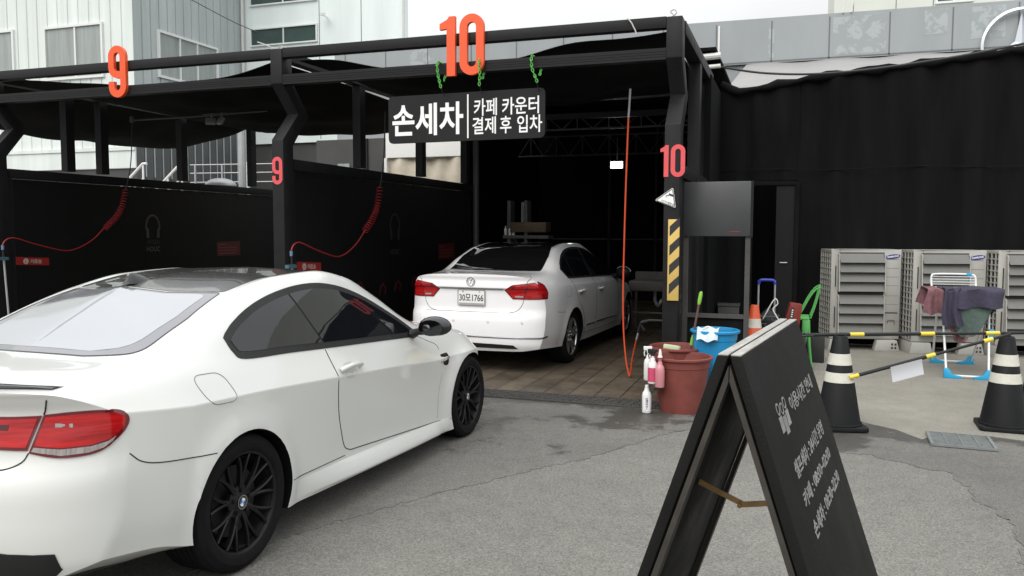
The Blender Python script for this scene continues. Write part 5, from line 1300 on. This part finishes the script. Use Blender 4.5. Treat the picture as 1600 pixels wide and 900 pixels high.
m = MB(); m.lathe([(.001, 0), (.013, .0), (.018, .03), (.018, .10), (.012, .125), (.001, .13)], 14); o = m.build('grip', GRN, t); o.location = b0+hv*.90; o.rotation_euler = hv.to_track_quat('Z', 'Y').to_euler()
m = MB(); m.lathe([(.001, 0), (.016, .0), (.018, .05), (.014, .1), (.001, .1)], 12); o = m.build('lower_grip', GRN, t); o.location = b0+hv*.50; o.rotation_euler = hv.to_track_quat('Z', 'Y').to_euler()
m = MB(); m.bar(b0+V3(-.05, 0, -.02), b0+V3(.06, 0, -.02), .07, .04); m.build('brush_head', GRN, t, bevel=.01)
m = MB()
m.prism(rpoly([(-.09, -.05, .03), (.08, -.06, .03), (.10, .05, .03), (-.07, .06, .03)]), lambda u, v, d: V3(u, v, d), 0, .05); o = m.build('sponge', mat('pale_sponge', (.50, .55, .36), .9, bump=.4, bscale=90), None, bevel=.01); o.location = (-1.10, 8.06, .475); o.rotation_euler = (radians(-18), radians(8), .2); tag(o, 'pale yellow green sponge lying in the rear red bucket', 'sponge')
m = MB()
m.grid(lambda u, v: V3(-.13+.19*u, -.10+.24*v+.02*sin(u*7), .012*sin(u*9+v*5)+.035*cos((v-.55)*3.0)-.035*max(0, .35-v)*6), 18, 18); o = m.build('rag', mat('pale_rag', (.55, .62, .66), .9, noise=.1, nscale=8), None, solid=.006, angle=80); o.location = (-.69, 7.80, .712); tag(o, 'crumpled pale cloth draped over the rim of the blue bucket', 'cloth')
m = MB(); m.tube(crom([(-.80, 7.80, .70), (-.74, 7.79, .755), (-.68, 7.79, .74), (-.66, 7.76, .69), (-.70, 7.742, .66)], 6), .006, 6); o = m.build('cord', WHITE, None); tag(o, 'loop of white cord over the front rim of the blue bucket', 'cord')

# ------------------------------------------------------------------ black A-board in the foreground
t = thing('sandwich_board', 'black wooden A-board with opening hours in white Korean lettering, nearest the camera', 'sign', (-.12, 1.772, 0), 1.425)
AB = mat('black_board_paint', (.0075, .0075, .007), .65, spec=.15, noise=.22, nscale=5, rvar=.12, bump=.12, bscale=120)
ABE = mat('worn_board_edge', (.024, .022, .020), .6, col2=(.045, .038, .030), nscale=14)
H, a_, kk, L_ = 1.391, .026, .33, .80
LET = mat('worn_white_letters', (.15, .15, .146), .75, col2=(.29, .29, .28), nscale=40)
for s in (-1, 1):
    m = MB(); P = [(s*a_, H), (s*(a_+kk*H), 0), (s*(a_+kk*H-.027), 0), (s*.0015, H)]
    m.add([V3(.0, p[0], p[1]) for p in P]+[V3(L_, p[0], p[1]) for p in P], [(0, 1, 2, 3), (4, 7, 6, 5), (0, 4, 5, 1), (1, 5, 6, 2), (2, 6, 7, 3), (3, 7, 4, 0)])
    pn = m.build('panel', AB, t, bevel=.0025)
    for x0 in (.0, L_-.045):
        m = MB(); q = [(s*(.0013), H-.02), (s*(a_+kk*H-.0285), .002), (s*(a_+kk*H-.046), .002), (s*(-.004+.005), H-.055)]
        m.add([V3(x0+.003, p[0], p[1]) for p in q]+[V3(x0+.042, p[0], p[1]) for p in q], [(0, 1, 2, 3), (4, 7, 6, 5), (0, 4, 5, 1), (1, 5, 6, 2), (2, 6, 7, 3), (3, 7, 4, 0)]); m.build('stile', ABE, pn)
    m = MB(); m.bb(.003, L_-.003, min(s*.003, s*(a_-.002)), max(s*.003, s*(a_-.002)), H+.0005, H+.004); m.build('top_strip', mat('weathered_strip', (.24, .235, .22), .75, col2=(.42, .41, .385), nscale=9, stretch=(1, 6, 1)), pn, bevel=.001)
# lettering on the right-hand face
dn = V3(0, -kk, -1).normalized(); nn = V3(0, -1, kk).normalized()
def face(u, v, off=.0008): return V3(u, -a_, H)+dn*v+nn*off
for s_, u0, u1, v, h_ in (('이용시간 안내', .325, .70, .168, .040), ('셀프세차 : 24시간 운영', .165, .652, .292, .040), ('카페 : 08:00~02:00', .160, .642, .360, .037), ('손세차 : 08:30~22:30', .170, .665, .432, .040)):
    text_mesh('lettering', s_, LET, t, face((u0+u1)/2, v), (1, 0, 0), -dn, w=u1-u0, h=h_, ext=.0012, bold=.012)
m = MB()
fq = lambda u, v, d: face(u, v, .0006+d)
for i in range(3):
    cx = .180+.042*i; dv = .006*(i % 2)
    m.stroke([(cx+.015*cos(k*pi/8), .150+dv+.0125*sin(k*pi/8)) for k in range(16)], .004, fq, 0, .0012, True)
    m.prism([(cx-.018, .167+dv), (cx+.016, .167+dv), (cx+.016, .203+dv*2), (cx+.001, .203+dv*2), (cx, .196+dv), (cx-.003, .203+dv*2), (cx-.018, .203+dv*2)], fq, 0, .0012)
m.build('people_symbol', LET, t)
BR = mat('brass_stay', (.24, .155, .06), .45, metal=.4, noise=.2, nscale=25)
m = MB(); m.bar((.23, .118, 1.040), (.235, .012, .998), .004, .013); m.build('stay_arm', BR, t); m = MB(); m.bar((.229, .020, .996), (.23, -.114, 1.024), .004, .013); m.build('stay_arm', BR, t)
m = MB(); m.cyl((.222, .016, .996), (.242, .016, .996), .006, n=8); m.build('rivet', BR, t)

# ------------------------------------------------------------------ cones and bars
CONEB = mat('black_cone_rubber', (.009, .0095, .0105), .55, spec=.22, noise=.2, nscale=10, rvar=.1); REFL = mat('reflective_band', (.58, .57, .50), .45, noise=.10, nscale=14)
CONEO = mat('orange_cone', (.62, .085, .025), .5, noise=.12, nscale=10)
def cone(label, x, y, rz, H=.775, rb=.178, rt_=.056, body=CONEB, bands=((.60, .735), (.42, .50)), group='black and white striped cones on the concrete edge', base=.20):
    t = thing('traffic_cone', label, 'cone', (x, y, .009), rz, group)
    m = MB(); m.prism(rpoly([(-base, -base, .05), (base, -base, .05), (base, base, .05), (-base, base, .05)]), lambda u, v, d: V3(u, v, d), 0, .035); m.lathe([(base*.97, .0355), (base*.95, .05), (rb+.004, .056), (rb+.004, .0355)], 48, closed=True); m.build('base', body, t, bevel=.006)
    r = lambda z: rb+(rt_-rb)*(z-.05)/(H-.05)
    m = MB(); m.lathe([(r(.05)-.004, .05), (r(.05), .052), (r(H-.012), H-.012), (r(H)-.006, H), (r(H)-.02, H), (r(H)-.02, H-.1)], 48); m.build('shell', body, t)
    for z0, z1 in bands: m = MB(); m.lathe([(r(z0)+.0005, z0), (r(z0)+.0025, z0+.001), (r(z1)+.0025, z1-.001), (r(z1)+.0005, z1)], 48); m.build('band', REFL, t)
    return t
cone('black traffic cone with two white bands just right of the wooden A-board', .405, 7.30, .25, bands=((.535, .628), (.390, .472)))
cone('black traffic cone with two white bands in front of the clothes rack', 1.72, 7.72, -.05, bands=((.535, .628), (.390, .472)))
cone('black traffic cone cut off by the right edge of the picture', 2.12, 8.25, .1, bands=((.535, .628), (.390, .472)))
cone('orange traffic cone with a white band behind the blue bucket', -.385, 9.7, .1, .80, .15, .045, CONEO, ((.54, .645),), 'single orange cone', .17)
YEL = mat('yellow_tape', (.72, .55, .05), .45)
def cone_bar(label, p, q, bands, hooks=()):
    p = Vector(p); q = Vector(q); t = thing('cone_bar', label, 'barrier bar', p, 0, 'black and yellow bars linking the cones'); d = q-p
    m = MB(); m.cyl((0, 0, 0), d*.52, .0155, n=12); m.cyl(d*.52, d, .0125, n=12); m.build('tube', BLACKPL, t)
    for k in bands: m = MB(); m.cyl(d*(k-.028), d*(k+.028), .0175, n=14); m.build('yellow_band', YEL, t)
    for k in hooks:
        c_ = d*k; m = MB(); m.tube([c_+V3(.068*cos(a*pi/10), .068*sin(a*pi/10), 0) for a in range(20)], .010, 6, True); m.build('end_ring', BLACKPL, t)
    return t
cone_bar('upper black and yellow bar lying level across the tops of the cones', (.12, 7.22, .786), (2.1, 7.98, .80), (.21, .495, .76), (0,))
cone_bar('lower black and yellow bar slanting up from the left cone to the right cone', (.49, 7.21, .452), (1.72, 7.62, .815), (.02, .50, .86))
m = MB(); m.grid(lambda u, v: V3(.79+.24*u-.03*(1-v)*0+.02*(1-v), 7.255+.075*u+.01*sin(v*3), .545+.07*u-.0*v-(1-v)*.125+.0*u), 6, 6); o = m.build('paper_sheet', mat('translucent_paper', (.50, .51, .53), .5), None, solid=.001); tag(o, 'pale paper sheet hanging from the slanting bar between the cones', 'paper')

# ------------------------------------------------------------------ air conditioning units
ACB = mat('ac_beige', (.36, .355, .325), .5, col2=(.43, .425, .395), nscale=3); ACL = mat('ac_louvre', (.15, .15, .142), .5, noise=.08, nscale=4); ACD = mat('ac_dark', (.03, .03, .03), .8)
def ac_unit():
    t = thing('ac_unit', 'leftmost', 'air conditioner', (0, 0, 0), 0, 'outdoor air conditioning units along the net wall')
    W, D, z0, z1 = .93, .54, .155, 1.395
    m = MB(); m.bb(.13, W, 0, D, z0, z1); m.bb(0, .13, .0, .02, z0, z1)
    m.bb(0, .13, .02, D, z1-.03, z1); m.bb(0, .13, .02, D, z0, z0+.03); m.build('casing', ACB, t, bevel=.008)
    m = MB(); m.bb(.02, .12, .03, D-.02, z0+.03, z1-.03); m.build('coil_side', ACD, t)
    m = MB()
    n = 15
    for i in range(n+1): z = z0+.03+(z1-z0-.06)*i/n; m.bb(-.002, .016, .02, D, z-.007, z+.007)
    for y in (.09, .20, .31, .42, .52): m.bb(-.005, .014, y-.008, y+.008, z0+.03, z1-.03)
    m.build('side_grille', ACB, t, smooth=False)
    m = MB(); m.bb(.095, .705, -.012, -.002, .235, 1.355); m.build('fan_panel', ACD, t)
    for k, (a, b) in enumerate(((.815, 1.345), (.245, .775))):
        for i in range(4):
            h = (b-a)/4; z = a+h*i
            m = MB(); P = [(-.075, z+.012), (-.004, z+h-.006), (-.0125, z+h-.006), (-.083, z+.005)]
            m.prism(P, lambda u, v, d: V3(d, u, v), .105, .695); m.build('louvre', ACL, t)
        for x in (.09, .697): m = MB(); m.prism([(-.086, a), (-.0125, a), (-.0125, b), (-.05, b-.02)], lambda u, v, d: V3(d, u, v), x, x+.012); m.build('louvre_cheek', ACB, t)
    m = MB()
    for k in range(2):
        m.bb(.055, .068, -.006, -.0005, .88-.57*k, 1.17-.57*k)
    m.build('slot', ACD, t)
    m = MB()
    for z in (.40, .52, .64, .76, .9, 1.02, 1.14, 1.26): m.bb(.725, .90, -.0025, -.0005, z-.002, z+.002)
    m.build('crease_row', mat('ac_crease', (.2, .19, .17), .6), t)['kind'] = 'stuff'
    m = MB(); m.bb(.735, .90, -.003, -.0005, .515, .53); m.tube([(.77, -.006, .38), (.77, -.012, .42), (.86, -.012, .42), (.86, -.006, .36)], .004, 5); m.build('service_handle', ACD, t)
    m = MB(); m.prism([(.815+.095*cos(i*pi/16), 1.300+.030*sin(i*pi/16)+.012*cos(i*pi/16)) for i in range(32)], lambda u, v, d: V3(u, d, v), -.006, -.001); bdg = m.build('badge', mat('badge_blue', (.015, .025, .22), .35), t)
    text_mesh('lettering', 'SAMSUNG', SIGNW, bdg, (.815, -.006, 1.301), (1, 0, .14), (0, 0, 1), w=.15, h=.025, ext=.001, bold=.03)
    for x in (.02, .64):
        m = MB(); m.prism([(-.06, 0), (.28, 0), (.24, .15), (-.02, .15)], lambda u, v, d: V3(x+u, d, v), -.08, .04) if x > .1 else m.prism([(-.05, 0), (.25, 0), (.22, .15), (-.02, .15)], lambda u, v, d: V3(x+u, d, v), -.05, .5)
        ft = m.build('foot', ACB, t, bevel=.008)
        if x > .1:
            m = MB()
            for i in (0, 1):
                for j in (0, 1): m.bb(x+.165+.045*i, x+.19+.045*i, -.0825, -.0805, .03+.05*j, .06+.05*j)
            m.build('foot_slots', ACD, ft)
    return t
ac = ac_unit(); ac.location = (.525, 12.1, .008); ac.rotation_euler = (0, 0, radians(13)); ac['label'] = 'leftmost beige air conditioning unit, fully in view beside the green chair'
for x, l in ((1.555, 'middle beige air conditioning unit behind the clothes rack'), (2.56, 'rightmost beige air conditioning unit cut by the picture edge')):
    c_ = copy_tree(ac); c_.location = (x, 12.1, .008); c_['label'] = l

# ------------------------------------------------------------------ clothes rack with towels
RW = mat('white_tube', (.72, .73, .74), .35); RB = mat('cyan_joint', (.02, .33, .58), .4)
t = thing('clothes_rack', 'white folding clothes rack with blue joints, loaded with towels', 'clothes rack', (1.9, 10.8, .008))
m = MB()
FL, FR = V3(-.215, -.62, .03), V3(.215, -.62, .03); BL, BR_ = V3(-.09, .58, .03), V3(.33, .58, .03)
for s, (x0, x1) in ((-1, (-.215, -.215)), (1, (.205, .30))):
    l = MB(); l.tube([V3(x0, -.62, .03), V3(x1-.01*s, -.05, .92)], .0125, 8); l.build('leg', RW, t)
    l = MB(); l.tube([V3(-.19 if s < 0 else .24, .52, .03), V3(-.26 if s < 0 else .30, -.2, .94)], .0125, 8); l.build('leg', RW, t)
m = MB(); m.tube([(-.215, -.62, .03), (.205, -.62, .03)], .0115, 8); m.build('foot_rail', RW, t); m = MB(); m.tube([(-.19, .52, .03), (.24, .52, .03)], .0115, 8); m.build('foot_rail', RW, t)
for x, y in ((-.215, -.62), (.205, -.62), (-.19, .52), (.24, .52)):
    k = 1 if x < 0 else -1
    m = MB(); m.prism([(-.03*k, 0), (.15*k, 0), (.15*k, .03), (.06*k, .045), (.02*k, .11), (-.03*k, .11)], lambda u, v, d: V3(x+u, y+d, v), -.022, .022); m.build('foot_joint', RB, t, bevel=.005)
m = MB(); m.tube(crom([(-.235, .45, .92), (-.24, .50, 1.02), (-.235, .52, 1.09), (-.20, .53, 1.115), (0, .53, 1.12), (.20, .53, 1.115), (.245, .52, 1.09), (.25, .50, 1.02), (.25, .45, .92)], 5), .0125, 8); m.build('raised_wing', RW, t)
m = MB()
for i in range(5): z = .96+.032*i; m.tube([(-.235, .47+.008*i, z), (.245, .47+.008*i, z)], .004, 5)
m.build('wing_wires', RW, t)
m = MB()
for i in range(8): y = -.35+.11*i; m.tube([(-.25, y, .93), (.31, y, .93)], .004, 5)
m.tube([(-.25, -.38, .93), (-.25, .46, .93)], .011, 6); m.tube([(.31, -.38, .93), (.31, .46, .93)], .011, 6); m.build('top_wires', RW, t)
for p_ in ((.31, -.38, .90), (.27, -.34, .5), (.18, .53, 1.113)): m = MB(); m.bb(p_[0]-.028, p_[0]+.028, p_[1]-.028, p_[1]+.028, p_[2]-(.09 if p_[2] < 1 else .02), p_[2]+(.04 if p_[2] < 1 else .02)); m.build('joint', RB, t, bevel=.008)
def towel(label, poly_fn, m_, nu=26, nv=34):
    m = MB(); m.grid(poly_fn, nu, nv); o = m.build('towel', m_, None, solid=.012, angle=80); o.location = (1.9, 10.8, .008); return tag(o, label, 'towel', 'towels on the clothes rack')
NAVY = mat('navy_towel', (.050, .045, .075), .95, noise=.18, nscale=30, bump=.5, bscale=130); GRT = mat('green_towel', (.085, .125, .11), .95, noise=.18, nscale=25, bump=.5, bscale=130); PKT = mat('dusty_pink_towel', (.21, .10, .115), .95, noise=.18, nscale=25, bump=.5, bscale=130)
def drape(cx, w_, yf, yb, top, df, db, ph, flare=0., tilt=0.):
    def f(u, v):
        x = cx+(u-.5)*w_
        L = df+(yb-yf)+db; s = v*L
        if s < df: y, z = yf-.02*sin(u*9+ph), top-(df-s); k = (df-s)/max(df, .01)
        elif s < df+(yb-yf): y, z = yf+(s-df), top+.01; k = 0
        else: y, z = yb+.02*sin(u*8+ph), top-(s-df-(yb-yf)); k = (s-df-(yb-yf))/max(db, .01)
        return V3(x+flare*k*(u-.5)+.02*k*sin(z*12+ph), y+.025*k*sin(u*14+ph), z+.012*sin(u*12+ph)*(1 if k else .5)+tilt*(u-.5))
    return f
towel('dark navy towel with a red hem lying over the front of the rack', drape(.06, .60, -.475, .1, .985, .20, .12, .4, 0, .02), NAVY)
towel('dark navy towel corner hanging down the left front of the rack', drape(-.16, .16, -.495, -.3, .99, .42, .1, 1.7, .06), NAVY)
def lobe(cx, w_, y, top, dep, ph, skew=0.):
    def f(u, v):
        x = cx+(u-.5)*w_*(1-.45*v**2)+skew*v; return V3(x+.01*sin(v*9+ph), y+.04*sin(u*11+ph+v*2)*v, top-dep*v*(.72+.28*sin(pi*min(1, max(0, u))))+.01*sin(u*13+ph))
    return f
towel('green towel hanging under the rack in a rounded fold', lobe(.02, .54, -.425, .90, .46, .3, -.02), GRT)
towel('dusty pink towel showing below the green towel', lobe(-.02, .42, -.37, .93, .56, 1.1, -.02), PKT)
towel('dusty pink towel bundled over the left end of the rack', drape(-.30, .20, -.38, .15, .975, .28, .2, .9, .08), PKT)
towel('dark towel hanging at the right end of the rack below the blue joint', lobe(.29, .18, -.1, .90, .20, .5), mat('dark_teal_towel', (.03, .045, .05), .95, noise=.2, nscale=20))
towel('dusty pink towel hanging on the right rear of the rack', lobe(.24, .22, .2, .92, .36, 2.2), PKT)

# ------------------------------------------------------------------ trolley, box and chair behind the A-board
t = thing('hand_trolley', 'folding hand trolley with blue handle and wire basket behind the orange cone', 'trolley', (-.275, 10.3, .008))
m = MB(); m.tube(crom([(-.095, .05, .35), (-.095, .05, .98), (-.088, .05, 1.03), (-.06, .05, 1.05), (.06, .05, 1.05), (.088, .05, 1.03), (.095, .05, .98), (.095, .05, .35)], 5), .011, 8); m.build('handle_frame', ALU, t)
m = MB(); m.tube(crom([(-.094, .05, 1.0), (-.086, .05, 1.035), (-.06, .05, 1.052), (.06, .05, 1.052), (.086, .05, 1.035), (.094, .05, 1.0)], 5), .017, 8); m.build('blue_grip', mat('blue_grip', (.02, .04, .42), .4), t)
m = MB()
for z in [.14+.045*i for i in range(12)]: m.tube([(-.15, .02, z), (-.15, -.2, z), (.15, -.2, z), (.15, .02, z)], .0035, 5, True)
for x in (-.15, -.075, 0, .075, .15): m.tube([(x, -.2, .14), (x, -.2, .64)], .0035, 5)
m.build('basket', mat('wire_grey', (.18, .18, .18), .5), t)
for x in (-.12, .12): m = MB(); m.lathe([(.02, -.015), (.055, -.012), (.06, 0), (.055, .012), (.02, .015)], 18, (x, .05, .06), 'x', closed=True); m.build('wheel', BLACKPL, t)
m = MB(); m.grid(lambda u, v: V3(.13*sin(pi*v)*cos(2*pi*u), .08*sin(pi*v)*sin(2*pi*u), .32*v+.02*sin(u*12)), 20, 12); o = m.build('bag', mat('dark_bag', (.015, .018, .024), .7), None, angle=80); o.location = (-.24, 10.17, .42); tag(o, 'dark bag stuffed in the wire basket of the hand trolley', 'bag')
m = MB(); m.tube(crom([(-.30, 10.04, .62), (-.26, 10.02, .70), (-.20, 10.02, .82), (-.16, 10.03, .86), (-.14, 10.03, .80), (-.19, 10.02, .74), (-.15, 10.0, .66), (-.10, 9.98, .57), (-.08, 9.98, .48)], 6), .007, 6); o = m.build('rope', WHITE, None); tag(o, 'knotted white cord hanging on the hand trolley', 'cord')
t = thing('tool_box', 'dark red plastic box with a black label, tilted, behind the A-board', 'box', (.01, 9.85, .49), radians(6))
t.rotation_euler = (0, radians(8), radians(6))
m = MB(); m.prism(rpoly([(-.085, 0, .01), (.085, 0, .01), (.08, .34, .02), (-.055, .34, .02)]), lambda u, v, d: V3(u, d, v), 0, .14); m.build('body', mat('dark_red_plastic', (.20, .022, .015), .45, noise=.1, nscale=8), t, bevel=.008)
m = MB(); m.bb(-.035, .0, -.004, -.0005, .16, .29); lb = m.build('label', INK, t); m = MB()
for z in (.185, .21, .235, .26): m.bb(-.026, -.010, -.006, -.0045, z-.006, z+.006)
m.build('label_print', SIGNW, lb)
m = MB(); m.bb(-.16, .18, 9.80, 10.02, .0, .475); o = m.build('crate', mat('black_crate', (.02, .02, .02), .6), None, bevel=.01); tag(o, 'black crate under the dark red box behind the A-board', 'crate')
t = thing('plastic_chair', 'bright green plastic chair seen from the side between the A-board and the air conditioners', 'chair', (.14, 10.35, .008))
GC = mat('green_plastic', (.10, .40, .10), .4, noise=.08, nscale=6)
m = MB(); m.prism(rpoly([(-.16, .0, .03), (.08, 0, .03), (.08, .40, .03), (-.16, .40, .03)]), lambda u, v, d: V3(u, v-.2, d), .60, .63); m.build('seat', GC, t, bevel=.008)
m = MB(); m.prism([(.0, .60), (.085, .60), (.06, .40), (.045, .30), (.02, .30), (.0, .42)], lambda u, v, d: V3(u, -.20+d, v), 0, .40); m.build('apron', GC, t, bevel=.008)
for y in (-.17, .17):
    m = MB(); m.tube(crom([(-.06, y, .62), (.0, y, .72), (.07, y, .86), (.13, y, .95), (.185, y, .995)], 5), .0095, 8); m.build('back_post', GC, t)
    m = MB(); m.tube(crom([(.09, y, .62), (.13, y, .74), (.165, y, .88), (.185, y, .985)], 5), .009, 8); m.build('back_brace', GC, t)
    m = MB(); m.tube([(.07, y, .60), (.085, y, .3), (.12, y, .0)], [.017, .016, .014], 8); m.build('leg', GC, t); m = MB(); m.tube([(-.13, y, .60), (-.15, y, .3), (-.17, y, .0)], [.017, .016, .014], 8); m.build('leg', GC, t)
m = MB(); m.tube([(.185, -.17, .99), (.187, 0, 1.0), (.185, .17, .99)], .014, 8); m.build('top_rail', GC, t)
m = MB(); m.bb(.2, .42, 10.8, 11.1, .008, .35); o = m.build('dark_box', mat('black_crate', (.02, .02, .02), .6), None, bevel=.02); o.name = 'tyre_block'; tag(o, 'dark block on the ground beside the leftmost air conditioning unit', 'block')

# small loose ties on the frame
TIE = mat('pale_tie', (.5, .5, .48), .6)
for lab, pts in (('frayed pale tie round the top beam left of the right front column', [(-1.62, 8.29, 3.79), (-1.58, 8.285, 3.74), (-1.56, 8.288, 3.70), (-1.54, 8.29, 3.66), (-1.53, 8.29, 3.62)]),
                 ('small wire loop standing on top of the right front column', [(-1.19, 8.34, 3.777), (-1.17, 8.34, 3.80), (-1.20, 8.34, 3.83), (-1.165, 8.34, 3.85), (-1.14, 8.34, 3.82), (-1.165, 8.34, 3.79)]),
                 ('pale twisted wire lying on the beam joint above the number 9 column', [(-6.06, 8.33, 3.88), (-5.95, 8.33, 3.84), (-5.86, 8.33, 3.80), (-5.78, 8.33, 3.785), (-5.74, 8.33, 3.81), (-5.70, 8.33, 3.79)])):
    m = MB(); m.tube(crom(pts, 6), .007, 6); o = m.build('wire_tie', TIE, None); tag(o, lab, 'wire')
